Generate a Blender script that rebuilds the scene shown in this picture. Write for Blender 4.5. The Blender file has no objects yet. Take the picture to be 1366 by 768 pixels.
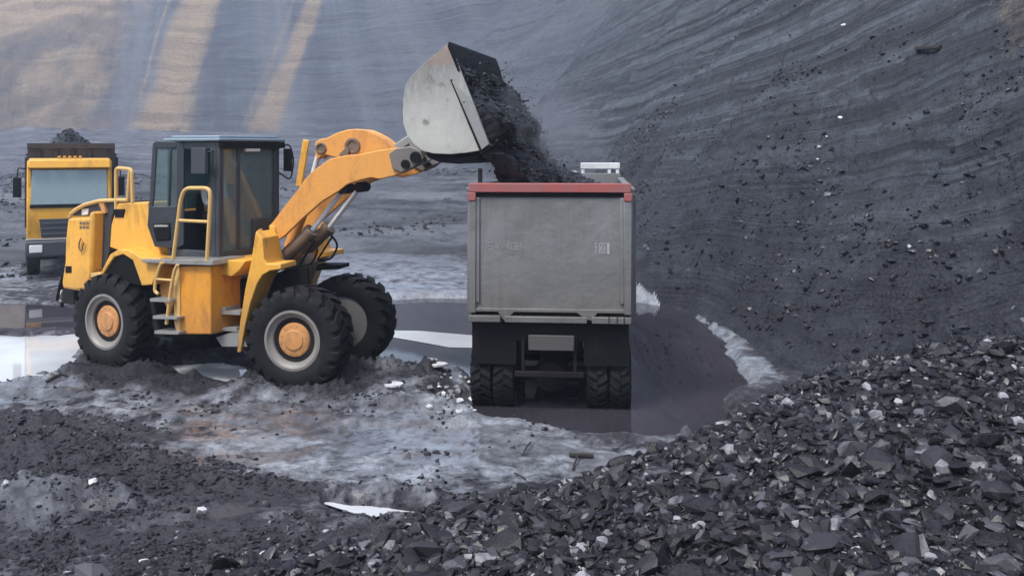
import bpy, bmesh, math, random
import numpy as np
from mathutils import Vector, Matrix

R = math.radians
sc = bpy.context.scene
COL = sc.collection
random.seed(7)
rng = np.random.default_rng(11)

# ------------------------------------------------------------------ camera
F, HZ, HC, CX = 1250.0, 200.0, 3.7, 683.0      # focal length in pixels of a 1366 wide frame, horizon row, eye height
cam = bpy.data.cameras.new('camera')
cam.sensor_fit = 'HORIZONTAL'
cam.sensor_width = 36.0
cam.lens = 36.0 * F / 1366.0
cam.shift_y = (HZ - 384.0) / 1366.0
cam.clip_start, cam.clip_end = 0.1, 600.0
camo = bpy.data.objects.new('camera', cam)
COL.objects.link(camo)
camo.location = (0, 0, HC)
camo.rotation_euler = (R(90), 0, 0)
sc.camera = camo

# ------------------------------------------------------------------ daylight: overcast
SUN_EL, SUN_AZ = R(60), R(-140)                # azimuth from +Y towards +X: behind the camera, to the left
w = bpy.data.worlds.new('World')
sc.world = w
w.use_nodes = True
nt = w.node_tree
nt.nodes.clear()
sky = nt.nodes.new('ShaderNodeTexSky')
sky.sky_type = 'NISHITA'
sky.sun_disc = False
sky.sun_elevation = SUN_EL
sky.sun_rotation = SUN_AZ
sky.air_density, sky.dust_density, sky.ozone_density = 1.0, 2.0, 1.0
hs = nt.nodes.new('ShaderNodeHueSaturation')
hs.inputs['Saturation'].default_value = 0.68
bg = nt.nodes.new('ShaderNodeBackground')
bg.inputs['Strength'].default_value = 0.15
wo = nt.nodes.new('ShaderNodeOutputWorld')
nt.links.new(sky.outputs[0], hs.inputs['Color'])
nt.links.new(hs.outputs[0], bg.inputs['Color'])
nt.links.new(bg.outputs[0], wo.inputs['Surface'])
sun = bpy.data.lights.new('sun', 'SUN')
sun.energy = 1.5
sun.angle = R(14)
sun.color = (1.0, 0.96, 0.9)
suno = bpy.data.objects.new('sun', sun)
COL.objects.link(suno)
sd = Vector((math.sin(SUN_AZ) * math.cos(SUN_EL), math.cos(SUN_AZ) * math.cos(SUN_EL), math.sin(SUN_EL)))
suno.rotation_euler = sd.to_track_quat('Z', 'Y').to_euler()

sc.view_settings.view_transform = 'Standard'
sc.view_settings.look = 'None'
sc.view_settings.exposure = 0.96
sc.view_settings.gamma = 1.0
sc.cycles.max_bounces = 8
sc.cycles.volume_bounces = 1
sc.cycles.transparent_max_bounces = 12

# ------------------------------------------------------------------ helpers: noise
def _hash(ix, iy, seed):
    h = (ix.astype(np.int64) * 374761393 + iy.astype(np.int64) * 668265263 + seed * 1442695041) & 0xFFFFFFFF
    h = ((h ^ (h >> 13)) * 1274126177) & 0xFFFFFFFF
    h = (h ^ (h >> 16)) & 0xFFFFFFFF
    return h / 4294967295.0 * 2.0 - 1.0


def vnoise(x, y, seed=0):
    x = np.asarray(x, float); y = np.asarray(y, float)
    ix = np.floor(x); iy = np.floor(y)
    fx = x - ix; fy = y - iy
    fx = fx * fx * fx * (fx * (fx * 6 - 15) + 10); fy = fy * fy * fy * (fy * (fy * 6 - 15) + 10)
    a = _hash(ix, iy, seed); b = _hash(ix + 1, iy, seed)
    c = _hash(ix, iy + 1, seed); d = _hash(ix + 1, iy + 1, seed)
    return (a * (1 - fx) + b * fx) * (1 - fy) + (c * (1 - fx) + d * fx) * fy


def fbm(x, y, octv=4, seed=0, gain=0.5):
    s = 0.0; a = 1.0; t = 0.0
    x = np.asarray(x, float); y = np.asarray(y, float)
    for k in range(octv):
        s = s + a * vnoise(x, y, seed + k * 17)
        t += a; a *= gain
        x, y = 0.8 * 2.03 * x - 0.6 * 2.03 * y + 3.1, 0.6 * 2.03 * x + 0.8 * 2.03 * y + 1.7
    return s / t


def sstep(a, b, x):
    t = np.clip((np.asarray(x, float) - a) / (b - a), 0, 1)
    return t * t * (3 - 2 * t)


def poly_sd(x, y, poly):
    """signed distance to a closed outline, positive inside"""
    best = np.full(np.shape(x), 1e9); ins = np.zeros(np.shape(x), bool)
    n = len(poly)
    for i in range(n):
        x0, y0 = poly[i]; x1, y1 = poly[(i + 1) % n]
        dx, dy = x1 - x0, y1 - y0
        t = np.clip(((x - x0) * dx + (y - y0) * dy) / (dx * dx + dy * dy + 1e-9), 0, 1)
        best = np.minimum(best, np.hypot(x - x0 - t * dx, y - y0 - t * dy))
        cr = ((y0 > y) != (y1 > y)) & (x < (x1 - x0) * (y - y0) / (y1 - y0 + 1e-12) + x0)
        ins ^= cr
    return np.where(ins, best, -best)


def gpt(px, py, z=0.0):
    Y = F * (HC - z) / (py - HZ)
    return ((px - CX) * Y / F, Y)


def at(px, py, Y):
    return Vector(((px - CX) * Y / F, Y, HC - (py - HZ) * Y / F))


# ------------------------------------------------------------------ helpers: objects
def tag(o, label=None, cat=None, group=None, kind=None):
    if label: o['label'] = label
    if cat: o['category'] = cat
    if group: o['group'] = group
    if kind: o['kind'] = kind
    return o


def empty(name, loc, rz=0.0):
    o = bpy.data.objects.new(name, None)
    COL.objects.link(o)
    o.location = loc
    o.rotation_euler = (0, 0, rz)
    o.empty_display_size = 0.3
    return o


class MB:
    """collects shapes into one mesh object"""
    def __init__(self, off=(0, 0, 0)):
        self.v = []; self.f = []; self.off = Vector(off)

    def add(self, vs, fs):
        b = len(self.v)
        self.v += [Vector(p) - self.off for p in vs]
        self.f += [[i + b for i in q] for q in fs]
        return self

    def hexa(self, p):                       # p: 4 bottom points, 4 top points in the same order
        return self.add(p, [(0, 3, 2, 1), (4, 5, 6, 7), (0, 1, 5, 4), (1, 2, 6, 5), (2, 3, 7, 6), (3, 0, 4, 7)])

    def box(self, x0, x1, y0, y1, z0, z1):
        return self.hexa([(x0, y0, z0), (x1, y0, z0), (x1, y1, z0), (x0, y1, z0),
                          (x0, y0, z1), (x1, y0, z1), (x1, y1, z1), (x0, y1, z1)])

    def prism(self, a, b):                   # two matching outlines
        n = len(a)
        return self.add(list(a) + list(b), [tuple(range(n))[::-1], tuple(range(n, 2 * n))] +
                        [(i, (i + 1) % n, n + (i + 1) % n, n + i) for i in range(n)])

    def beam(self, p0, p1, wd, ht, up=(0, 0, 1)):
        p0 = Vector(p0); p1 = Vector(p1); d = (p1 - p0).normalized(); up = Vector(up)
        s = d.cross(up)
        if s.length < 1e-4: s = d.cross(Vector((1, 0, 0)))
        s.normalize(); t = s.cross(d)
        q = [s * (-wd / 2) + t * (-ht / 2), s * (wd / 2) + t * (-ht / 2), s * (wd / 2) + t * (ht / 2), s * (-wd / 2) + t * (ht / 2)]
        return self.prism([p0 + k for k in q], [p1 + k for k in q])

    def ring(self, c, ax, r, seg, h=0.0):
        ax = Vector(ax).normalized(); s = ax.orthogonal().normalized(); t = ax.cross(s)
        return [Vector(c) + ax * h + (s * math.cos(2 * math.pi * k / seg) + t * math.sin(2 * math.pi * k / seg)) * r for k in range(seg)]

    def cyl(self, p0, p1, r0, r1=None, seg=18):
        p0 = Vector(p0); p1 = Vector(p1)
        return self.prism(self.ring(p0, p1 - p0, r0, seg), self.ring(p1, p1 - p0, r0 if r1 is None else r1, seg))

    def lathe(self, c, ax, prof, seg=48, closed=False):
        vs = []
        for r, h in prof: vs += self.ring(c, ax, r, seg, h)
        m = len(prof); fs = []
        for i in range(m if closed else m - 1):
            j = (i + 1) % m
            for k in range(seg):
                fs.append((i * seg + k, i * seg + (k + 1) % seg, j * seg + (k + 1) % seg, j * seg + k))
        if not closed:
            fs += [tuple(range(seg))[::-1], tuple(range((m - 1) * seg, m * seg))]
        return self.add(vs, fs)

    def tube(self, pts, r, seg=10):
        pts = [Vector(p) for p in pts]; vs = []; n = len(pts); s = None
        for i, p in enumerate(pts):
            d = (pts[min(i + 1, n - 1)] - pts[max(i - 1, 0)]).normalized()
            s = d.orthogonal().normalized() if s is None else (s - d * s.dot(d)).normalized()
            t = d.cross(s)
            vs += [p + (s * math.cos(2 * math.pi * k / seg) + t * math.sin(2 * math.pi * k / seg)) * r for k in range(seg)]
        fs = [(i * seg + k, i * seg + (k + 1) % seg, (i + 1) * seg + (k + 1) % seg, (i + 1) * seg + k) for i in range(n - 1) for k in range(seg)]
        fs += [tuple(range(seg))[::-1], tuple(range((n - 1) * seg, n * seg))]
        return self.add(vs, fs)

    def build(self, name, mat, parent=None, bevel=0.0, smooth=35):
        me = bpy.data.meshes.new(name)
        me.from_pydata([tuple(p) for p in self.v], [], self.f)
        bm = bmesh.new(); bm.from_mesh(me)
        bmesh.ops.recalc_face_normals(bm, faces=bm.faces)
        bm.to_mesh(me); bm.free()
        me.materials.append(mat)
        if smooth:
            for p in me.polygons: p.use_smooth = True
            me.set_sharp_from_angle(angle=R(smooth))
        o = bpy.data.objects.new(name, me)
        COL.objects.link(o)
        if parent: o.parent = parent
        if bevel:
            m = o.modifiers.new('bevel', 'BEVEL')
            m.width = bevel; m.segments = 2; m.limit_method = 'ANGLE'; m.angle_limit = R(40)
            m.harden_normals = False
        return o


def rounded(pts, r, n=4):
    """open path with its corners rounded"""
    pts = [Vector(p) for p in pts]; out = [pts[0]]
    for i in range(1, len(pts) - 1):
        a, b, c = pts[i - 1], pts[i], pts[i + 1]
        ra = min(r, (a - b).length * .45); rc = min(r, (c - b).length * .45)
        p = b + (a - b).normalized() * ra; q = b + (c - b).normalized() * rc
        for k in range(n + 1):
            t = k / n
            out.append(p * (1 - t) ** 2 + b * 2 * t * (1 - t) + q * t * t)
    return out + [pts[-1]]


# ------------------------------------------------------------------ materials
class NB:
    def __init__(self, name):
        self.m = bpy.data.materials.new(name); self.m.use_nodes = True
        self.t = self.m.node_tree; self.t.nodes.clear()
        self.out = self.t.nodes.new('ShaderNodeOutputMaterial')

    def n(self, typ, ins=None, **kw):
        x = self.t.nodes.new('ShaderNode' + typ)
        for k, v in kw.items(): setattr(x, k, v)
        for k, v in (ins or {}).items(): self.put(x.inputs[k], v)
        return x

    def put(self, s, v):
        if isinstance(v, bpy.types.NodeSocket): self.t.links.new(v, s)
        elif isinstance(v, (tuple, list)) and len(v) == 3 and s.type == 'RGBA': s.default_value = (*v, 1)
        else: s.default_value = v

    def mix(self, f, a, b, typ='RGBA', blend='MIX'):
        x = self.t.nodes.new('ShaderNodeMix'); x.data_type = typ
        if typ == 'RGBA': x.blend_type = blend
        o = {'RGBA': 6, 'FLOAT': 2}[typ]
        self.put(x.inputs[0], f); self.put(x.inputs[o], a); self.put(x.inputs[o + 1], b)
        return x.outputs[{'RGBA': 2, 'FLOAT': 0}[typ]]

    def math(self, op, a, b=0.0, c=None, clamp=False):
        x = self.t.nodes.new('ShaderNodeMath'); x.operation = op; x.use_clamp = clamp
        self.put(x.inputs[0], a); self.put(x.inputs[1], b)
        if c is not None: self.put(x.inputs[2], c)
        return x.outputs[0]

    def noise(self, vec, scale, detail=6, rough=.55, dist=0.0):
        return self.n('TexNoise', {'Vector': vec, 'Scale': scale, 'Detail': detail, 'Roughness': rough, 'Distortion': dist}).outputs['Fac']

    def ramp(self, f, a, b):
        return self.n('MapRange', {'Value': f, 'From Min': a, 'From Max': b}, clamp=True).outputs[0]

    def scale(self, vec, s):
        return self.n('Mapping', {'Vector': vec, 'Scale': s}).outputs[0]

    def bump(self, h, strength=.3, dist=.02, normal=None):
        ins = {'Height': h, 'Strength': strength, 'Distance': dist}
        if normal is not None: ins['Normal'] = normal
        return self.n('Bump', ins).outputs[0]

    def surf(self, **ins):
        p = self.n('BsdfPrincipled', {k.replace('_', ' '): v for k, v in ins.items()})
        self.t.links.new(p.outputs[0], self.out.inputs['Surface'])
        return self.m


def dirty(name, base, dirt=(.06, .055, .05), amount=.5, scale=1.6, rough=.45, metal=0.0, bump=.1, low=None, spots=.0, spec=.5, grime=0.0):
    b = NB(name)
    co = b.n('TexCoord').outputs['Object']
    n1 = b.noise(co, scale, 8, .62, .4)
    n2 = b.noise(b.scale(co, (1, 1, .25)), scale * 6, 6, .6)
    n3 = b.noise(co, scale * 22, 3, .6)
    f = b.math('MULTIPLY', b.ramp(b.math('ADD', b.math('MULTIPLY', n1, .7), b.math('MULTIPLY', n2, .3)), .66 - .3 * amount, .78 - .12 * amount), min(1, .35 + .6 * amount))
    if low is not None:                          # splashes and mud that sit on the lower part of the thing
        z = b.n('SeparateXYZ', {'Vector': co}).outputs['Z']
        g = b.ramp(b.math('ADD', z, b.math('MULTIPLY', n1, 1.1)), low[1] + .55, low[0] + .55)
        f = b.math('MAXIMUM', f, b.math('MULTIPLY', g, low[2]))
    c = b.mix(f, base, dirt)
    c = b.mix(b.math('MULTIPLY', b.ramp(n2, .3, .7), .22), c, tuple(min(1, k * 1.35) for k in base))
    if grime:                                    # black dust and grease in runs and patches
        ng = b.noise(b.scale(co, (1, 1, .4)), 2.3, 10, .7, .8)
        c = b.mix(b.math('MULTIPLY', b.ramp(ng, .52, .70), grime), c, (.05, .042, .036))
        c = b.mix(b.math('MULTIPLY', b.ramp(b.noise(co, 38, 4, .7), .60, .66), grime), c, (.10, .07, .045))
    if spots:
        c = b.mix(b.math('MULTIPLY', b.ramp(n3, .64, .72), spots), c, (.03, .028, .028))
    r = b.mix(f, rough, .8, 'FLOAT')
    r = b.math('ADD', r, b.math('MULTIPLY', b.math('SUBTRACT', n3, .5), .2))
    nn = b.bump(b.math('ADD', n2, b.math('MULTIPLY', n3, .5)), bump, .01)
    return b.surf(Base_Color=c, Roughness=r, Metallic=metal, Normal=nn, **{'Specular_IOR_Level': spec})


def glass(name, tint, refl=.12, dirt=.15):
    b = NB(name)
    co = b.n('TexCoord').outputs['Object']
    tr = b.n('BsdfTransparent', {'Color': tint}).outputs[0]
    gl = b.n('BsdfGlossy', {'Color': (.8, .9, .95), 'Roughness': .04}).outputs[0]
    df = b.n('BsdfDiffuse', {'Color': (.24, .32, .325)}).outputs[0]  # pale film for window dust, also paints in some sky reflection
    fr = b.n('Fresnel', {'IOR': 1.5}).outputs[0]
    m1 = b.n('MixShader', {0: b.math('ADD', fr, refl, clamp=True), 1: tr, 2: gl}).outputs[0]
    nd = b.ramp(b.noise(b.scale(co, (1, 1, .5)), 3.0, 8, .65), .4, .8)
    m2 = b.n('MixShader', {0: b.math('ADD', b.math('MULTIPLY', nd, dirt * .5), dirt * .55), 1: m1, 2: df}).outputs[0]
    b.t.links.new(m2, b.out.inputs['Surface'])
    return b.m


YEL = (.82, .41, .06)
MUD = (.055, .05, .048)
M_yel = dirty('yellow_paint', YEL, (.20, .115, .05), .42, 1.4, .42, bump=.06, low=(.6, 1.9, .75), spots=.6, grime=.5)
M_arm = dirty('orange_paint', (.74, .335, .075), (.24, .14, .07), .5, 1.8, .45, bump=.08, spots=.5, grime=.42)
M_cream = dirty('worn_rail_paint', (.62, .40, .14), (.25, .18, .1), .4, 3, .5)
M_cab = dirty('cab_grey', (.040, .046, .055), (.09, .09, .09), .35, 2, .5, bump=.05)
M_roof = dirty('roof_grey', (.20, .26, .31), (.10, .11, .12), .4, 2, .45)
M_dark = dirty('greasy_black', (.008, .008, .009), (.026, .024, .023), .5, 3, .6, bump=.2, spec=.12)
M_chas = dirty('chassis_dirt', (.013, .012, .012), (.040, .035, .032), .6, 3, .7, bump=.3, spec=.12)
M_steel = dirty('grey_steel', (.30, .30, .29), (.12, .10, .08), .5, 2, .45, .3, .1)
M_armend = dirty('scuffed_arm_end', (.17, .16, .15), (.30, .18, .09), .6, 3, .55, .1, .15)
M_chrome = dirty('rod_steel', (.78, .79, .80), (.5, .5, .5), .1, 4, .22, .25, .02)
M_cyl = dirty('cylinder_brown', (.17, .12, .085), (.05, .04, .035), .55, 4, .5, .1, .15)
M_tyre = dirty('tyre_rubber', (.011, .011, .012), (.050, .046, .044), .42, 2.5, .7, bump=.3, spec=.2)
M_rim = dirty('rim_pale', (.22, .205, .19), (.10, .085, .07), .5, 4, .5, .1, .1)
M_hub = dirty('hub_orange', (.58, .27, .09), (.22, .13, .08), .6, 6, .55, bump=.2, spots=.6, grime=.6)
M_glass = glass('teal_glass', (.74, .88, .88), .08, .5)
M_wind = glass('windscreen_glass', (.12, .15, .16), .28, .35)
M_wind2 = glass('dusty_windscreen', (.10, .12, .12), .22, .9)
M_white = dirty('white_paint', (.66, .67, .66), (.25, .23, .2), .35, 3, .5)
M_lampg = dirty('lamp_lens', (.7, .7, .68), (.3, .3, .3), .2, 4, .15)


def bucket_mat():
    b = NB('bucket_steel')
    co = b.n('TexCoord').outputs['Object']
    n1 = b.noise(co, 1.1, 8, .6, .3); n2 = b.noise(co, 5, 6, .6); n3 = b.noise(b.scale(co, (1, 1, .3)), 14, 4, .6)
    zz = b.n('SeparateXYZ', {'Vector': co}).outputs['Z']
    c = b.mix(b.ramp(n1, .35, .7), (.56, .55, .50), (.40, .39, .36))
    c = b.mix(b.math('MULTIPLY', b.ramp(b.math('ADD', zz, b.math('MULTIPLY', n1, 1.2)), 4.45, 5.6), .75), c, (.19, .19, .195))  # darker towards the top: coal dust and painted shade together
    c = b.mix(b.math('MULTIPLY', b.ramp(n1, .56, .66), .5), c, (.34, .22, .14))
    c = b.mix(b.math('MULTIPLY', b.ramp(n2, .58, .72), .7), c, (.10, .095, .09))
    c = b.mix(b.math('MULTIPLY', b.ramp(n3, .55, .75), .25), c, (.75, .74, .7))
    return b.surf(Base_Color=c, Roughness=b.mix(n2, .35, .65, 'FLOAT'), Metallic=.25, Normal=b.bump(n2, .1, .01))


M_bucket = bucket_mat()


def tail_mat():
    b = NB('tailgate_steel')
    co = b.n('TexCoord').outputs['Object']
    n1 = b.noise(co, .9, 8, .6, .5); n2 = b.noise(b.scale(co, (6, 1, .5)), 2.2, 6, .6); n3 = b.noise(co, 30, 3, .6)
    c = b.mix(b.ramp(n1, .3, .7), (.15, .147, .14), (.215, .22, .225))
    c = b.mix(b.math('MULTIPLY', b.ramp(n2, .48, .75), .3), c, (.095, .085, .078))
    c = b.mix(b.math('MULTIPLY', b.ramp(n3, .55, .8), .15), c, (.4, .4, .4))
    zz = b.n('SeparateXYZ', {'Vector': co}).outputs['Z']
    mud = b.math('MULTIPLY', b.ramp(b.math('ADD', zz, b.math('MULTIPLY', n2, 1.6)), 3.1, 2.0), b.ramp(b.math('ADD', n1, b.math('MULTIPLY', n3, .35)), .5, .8))
    c = b.mix(b.math('MULTIPLY', mud, .8), c, (.10, .085, .072))
    n4 = b.noise(co, 2.6, 3, .5)
    return b.surf(Base_Color=c, Roughness=b.mix(n1, .4, .7, 'FLOAT'), Metallic=.1, Normal=b.bump(b.math('ADD', b.math('ADD', n1, n4), b.math('MULTIPLY', n3, .1)), .5, .05))


M_tail = tail_mat()
M_stain = None
M_red = dirty('red_edge_paint', (.36, .085, .075), (.17, .14, .14), .8, 2.2, .55, bump=.1, spots=.4)
M_tyel = dirty('truck_yellow', (.72, .36, .035), (.3, .2, .08), .3, 1.2, .42, grime=.4)
M_tbox = dirty('truck_box_dark', (.045, .042, .042), (.10, .09, .085), .5, 1.5, .65, spec=.2)


def coal_mat(name='coal', pale=.125, bright=1.0, top=.36):
    b = NB(name)
    g = b.n('NewGeometry')
    co = b.n('TexCoord').outputs['Object']
    oi = b.n('ObjectInfo').outputs['Random']
    r = b.math('FRACT', b.math('ADD', g.outputs['Random Per Island'], oi))
    ra = b.n('ValToRGB', {'Fac': r})
    el = ra.color_ramp.elements
    el[0].position = 0; el[0].color = (.005, .005, .008, 1)
    el[1].position = 1; el[1].color = (top * bright, top * 1.01 * bright, top * 1.05 * bright, 1)
    for p, v in ((.42, .009), (.66, .019), (.84, .048), (.94, pale)):
        e = el.new(p); e.color = (v * .97 * bright, v * .97 * bright, v * 1.12 * bright, 1)
    n1 = b.noise(co, 9, 6, .65); n2 = b.noise(co, 45, 3, .6)
    c = b.mix(b.math('MULTIPLY', b.ramp(n1, .42, .62), .6), ra.outputs[0], (.03, .029, .034))
    rr = b.mix(b.ramp(n1, .3, .7), .18, .55, 'FLOAT')
    return b.surf(Base_Color=c, Roughness=rr, Specular_IOR_Level=.34, Normal=b.bump(b.math('ADD', n1, b.math('MULTIPLY', n2, .4)), .45, .015))


M_coal = coal_mat()
M_coal_dark = coal_mat('coal_dark', .05, .4, .2)


def fines_mat(name, lo=(.006, .006, .009), hi=(.022, .022, .028)):
    b = NB(name)
    co = b.n('TexCoord').outputs['Object']
    n1 = b.noise(co, 3, 8, .65); n2 = b.noise(co, 24, 5, .7)
    c = b.mix(b.ramp(b.math('ADD', b.math('MULTIPLY', n1, .5), b.math('MULTIPLY', n2, .5)), .35, .65), lo, hi)
    return b.surf(Base_Color=c, Roughness=.75, Specular_IOR_Level=.2, Normal=b.bump(b.math('ADD', n1, n2), .7, .05))


M_coal_mid = coal_mat('coal_mid', .08, .75, .22)
M_coal_big = coal_mat('coal_big', .11, .75, .17)
M_clod = fines_mat('dirt_clod', (.012, .012, .016), (.060, .059, .071))
M_fines = fines_mat('coal_fines')
M_stone = dirty('pale_stone', (.52, .53, .54), (.2, .2, .21), .35, 5, .6, bump=.4)
M_stoned = dirty('grey_stone', (.17, .175, .19), (.05, .05, .055), .5, 5, .45, bump=.4)
M_wood = dirty('dark_wood', (.022, .019, .017), (.06, .05, .04), .5, 6, .8, bump=.4)


def earth_mat(name, hill):
    b = NB(name)
    co = b.n('TexCoord').outputs['Object']
    wet = b.n('Attribute', attribute_name='wet').outputs['Fac']
    tan = b.n('Attribute', attribute_name='tan').outputs['Fac']
    drk = b.n('Attribute', attribute_name='dark').outputs['Fac']
    sd_ = b.n('Attribute', attribute_name='strata').outputs['Vector']
    n1 = b.noise(co, .55, 8, .6, .3); n2 = b.noise(co, 3.2, 8, .65); n3 = b.noise(co, 17, 5, .68); n4 = b.noise(co, 60, 3, .6)
    if hill:
        far = b.n('Attribute', attribute_name='far').outputs['Fac']
        st = b.mix(far, b.noise(b.scale(sd_, (.26, 2.4, 1)), 1.0, 8, .68, .25), b.noise(b.scale(sd_, (.03, .5, 1)), 1.0, 8, .68, .25), 'FLOAT')
        st2 = b.mix(far, b.noise(b.scale(sd_, (.28, 8.0, 1)), 1.0, 6, .65, .2), b.noise(b.scale(sd_, (.08, 2.2, 1)), 1.0, 6, .65, .2), 'FLOAT')
        v = b.math('ADD', b.math('MULTIPLY', st, .5), b.math('ADD', b.math('MULTIPLY', st2, .4), b.math('MULTIPLY', n2, .1)))
        c = b.mix(b.ramp(v, .40, .60), (.020, .024, .031), (.105, .122, .146))
        vs = b.noise(b.scale(sd_, (.075, .006, 1)), 1.0, 5, .6, .3)
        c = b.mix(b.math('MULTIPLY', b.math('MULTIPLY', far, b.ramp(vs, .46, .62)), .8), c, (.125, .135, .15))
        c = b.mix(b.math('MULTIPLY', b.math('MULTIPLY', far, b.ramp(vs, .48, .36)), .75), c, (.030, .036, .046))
        c = b.mix(b.math('MULTIPLY', b.ramp(n1, .45, .7), .4), c, (.060, .056, .064))
        c = b.mix(b.math('MULTIPLY', b.ramp(b.math('MULTIPLY', st2, n2), .33, .45), .6), c, (.16, .175, .195))
        rk = b.math('MULTIPLY', b.ramp(b.noise(co, 1.4, 9, .7, .3), .46, .62), b.math('SUBTRACT', 1.0, far))
        c = b.mix(b.math('MULTIPLY', rk, .6), c, b.mix(b.ramp(n3, .45, .62), (.016, .016, .021), (.085, .088, .105)))
        tc = b.mix(b.ramp(b.math('ADD', n2, b.math('MULTIPLY', b.math('SUBTRACT', st, .5), .9)), .3, .7), (.13, .095, .062), (.36, .27, .17))
        bn = b.noise(co, .07, 9, .7, .6); bn2 = b.noise(co, .35, 8, .7)
        brc = b.mix(b.ramp(b.math('ADD', b.math('MULTIPLY', bn, .6), b.math('MULTIPLY', bn2, .4)), .38, .60), (.032, .029, .029), (.16, .118, .08))
        c = b.mix(b.math('MULTIPLY', wet, b.ramp(b.math('ADD', bn, wet), .9, 1.4)), c, brc)
        tf = b.math('MULTIPLY', tan, b.ramp(b.math('ADD', b.math('ADD', n2, b.math('MULTIPLY', st2, .6)), tan), 1.0, 1.5))
        c = b.mix(tf, c, tc)
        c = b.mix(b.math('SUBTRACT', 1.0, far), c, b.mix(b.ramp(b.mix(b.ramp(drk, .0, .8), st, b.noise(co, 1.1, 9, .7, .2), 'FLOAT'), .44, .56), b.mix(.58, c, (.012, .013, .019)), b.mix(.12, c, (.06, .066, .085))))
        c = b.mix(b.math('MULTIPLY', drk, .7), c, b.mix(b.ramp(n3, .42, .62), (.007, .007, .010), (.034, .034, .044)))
        h = b.math('ADD', b.math('MULTIPLY', st, 1.2), b.math('ADD', b.math('MULTIPLY', st2, .6), b.math('ADD', b.math('MULTIPLY', n2, .6), b.math('MULTIPLY', n3, .25))))
        return b.surf(Base_Color=c, Roughness=b.mix(n2, .5, .8, 'FLOAT'), Specular_IOR_Level=.25, Normal=b.bump(h, .9, b.mix(far, .18, .6, 'FLOAT')))
    fl = b.n('Attribute', attribute_name='film').outputs['Fac']
    far = b.n('Attribute', attribute_name='far').outputs['Fac']
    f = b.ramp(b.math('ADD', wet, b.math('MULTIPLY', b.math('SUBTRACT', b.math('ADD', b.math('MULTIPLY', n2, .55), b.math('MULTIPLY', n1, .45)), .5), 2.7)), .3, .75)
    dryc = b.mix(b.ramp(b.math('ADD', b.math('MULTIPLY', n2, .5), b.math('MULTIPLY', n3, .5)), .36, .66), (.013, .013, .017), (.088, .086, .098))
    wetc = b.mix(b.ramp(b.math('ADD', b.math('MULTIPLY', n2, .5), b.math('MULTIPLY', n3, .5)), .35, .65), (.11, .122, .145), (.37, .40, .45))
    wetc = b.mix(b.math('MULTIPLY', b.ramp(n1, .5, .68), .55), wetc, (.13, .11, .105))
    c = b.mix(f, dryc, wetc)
    c = b.mix(b.math('MULTIPLY', tan, b.ramp(n2, .4, .6)), c, (.24, .13, .07))
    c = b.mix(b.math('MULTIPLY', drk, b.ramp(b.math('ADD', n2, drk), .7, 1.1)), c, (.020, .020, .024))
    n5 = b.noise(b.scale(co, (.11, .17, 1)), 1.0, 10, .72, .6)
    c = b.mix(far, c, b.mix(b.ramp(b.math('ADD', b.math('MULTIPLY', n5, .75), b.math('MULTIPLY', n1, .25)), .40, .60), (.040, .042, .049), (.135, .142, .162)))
    fm = b.math('MULTIPLY', b.ramp(b.math('ADD', fl, b.math('MULTIPLY', b.math('SUBTRACT', n2, .5), 1.2)), .35, .6), b.math('SUBTRACT', 1.0, drk))
    c = b.mix(b.math('MULTIPLY', fm, .55), c, (.075, .075, .085))
    rr = b.mix(f, .72, b.mix(b.ramp(n2, .4, .65), .15, .45, 'FLOAT'), 'FLOAT')
    rr = b.mix(fm, rr, .07, 'FLOAT')
    h = b.math('ADD', n2, b.math('ADD', b.math('MULTIPLY', n3, .55), b.math('MULTIPLY', n4, .2)))
    return b.surf(Base_Color=c, Specular_IOR_Level=b.mix(b.math('MAXIMUM', f, fm), .12, .5, 'FLOAT'), Roughness=rr, Normal=b.bump(h, b.mix(fm, .75, .06, 'FLOAT'), .07))


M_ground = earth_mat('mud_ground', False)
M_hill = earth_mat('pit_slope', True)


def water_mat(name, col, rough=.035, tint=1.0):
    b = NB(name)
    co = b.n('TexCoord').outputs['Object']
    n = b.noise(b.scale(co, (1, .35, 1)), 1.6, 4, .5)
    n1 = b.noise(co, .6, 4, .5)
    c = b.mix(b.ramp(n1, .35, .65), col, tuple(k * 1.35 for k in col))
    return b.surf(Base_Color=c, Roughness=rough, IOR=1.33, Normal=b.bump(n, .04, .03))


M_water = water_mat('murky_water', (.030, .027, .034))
M_water_sky = water_mat('sky_painted_water', (.42, .435, .455), .05)  # pale base colour paints in the bright sky reflection

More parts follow.
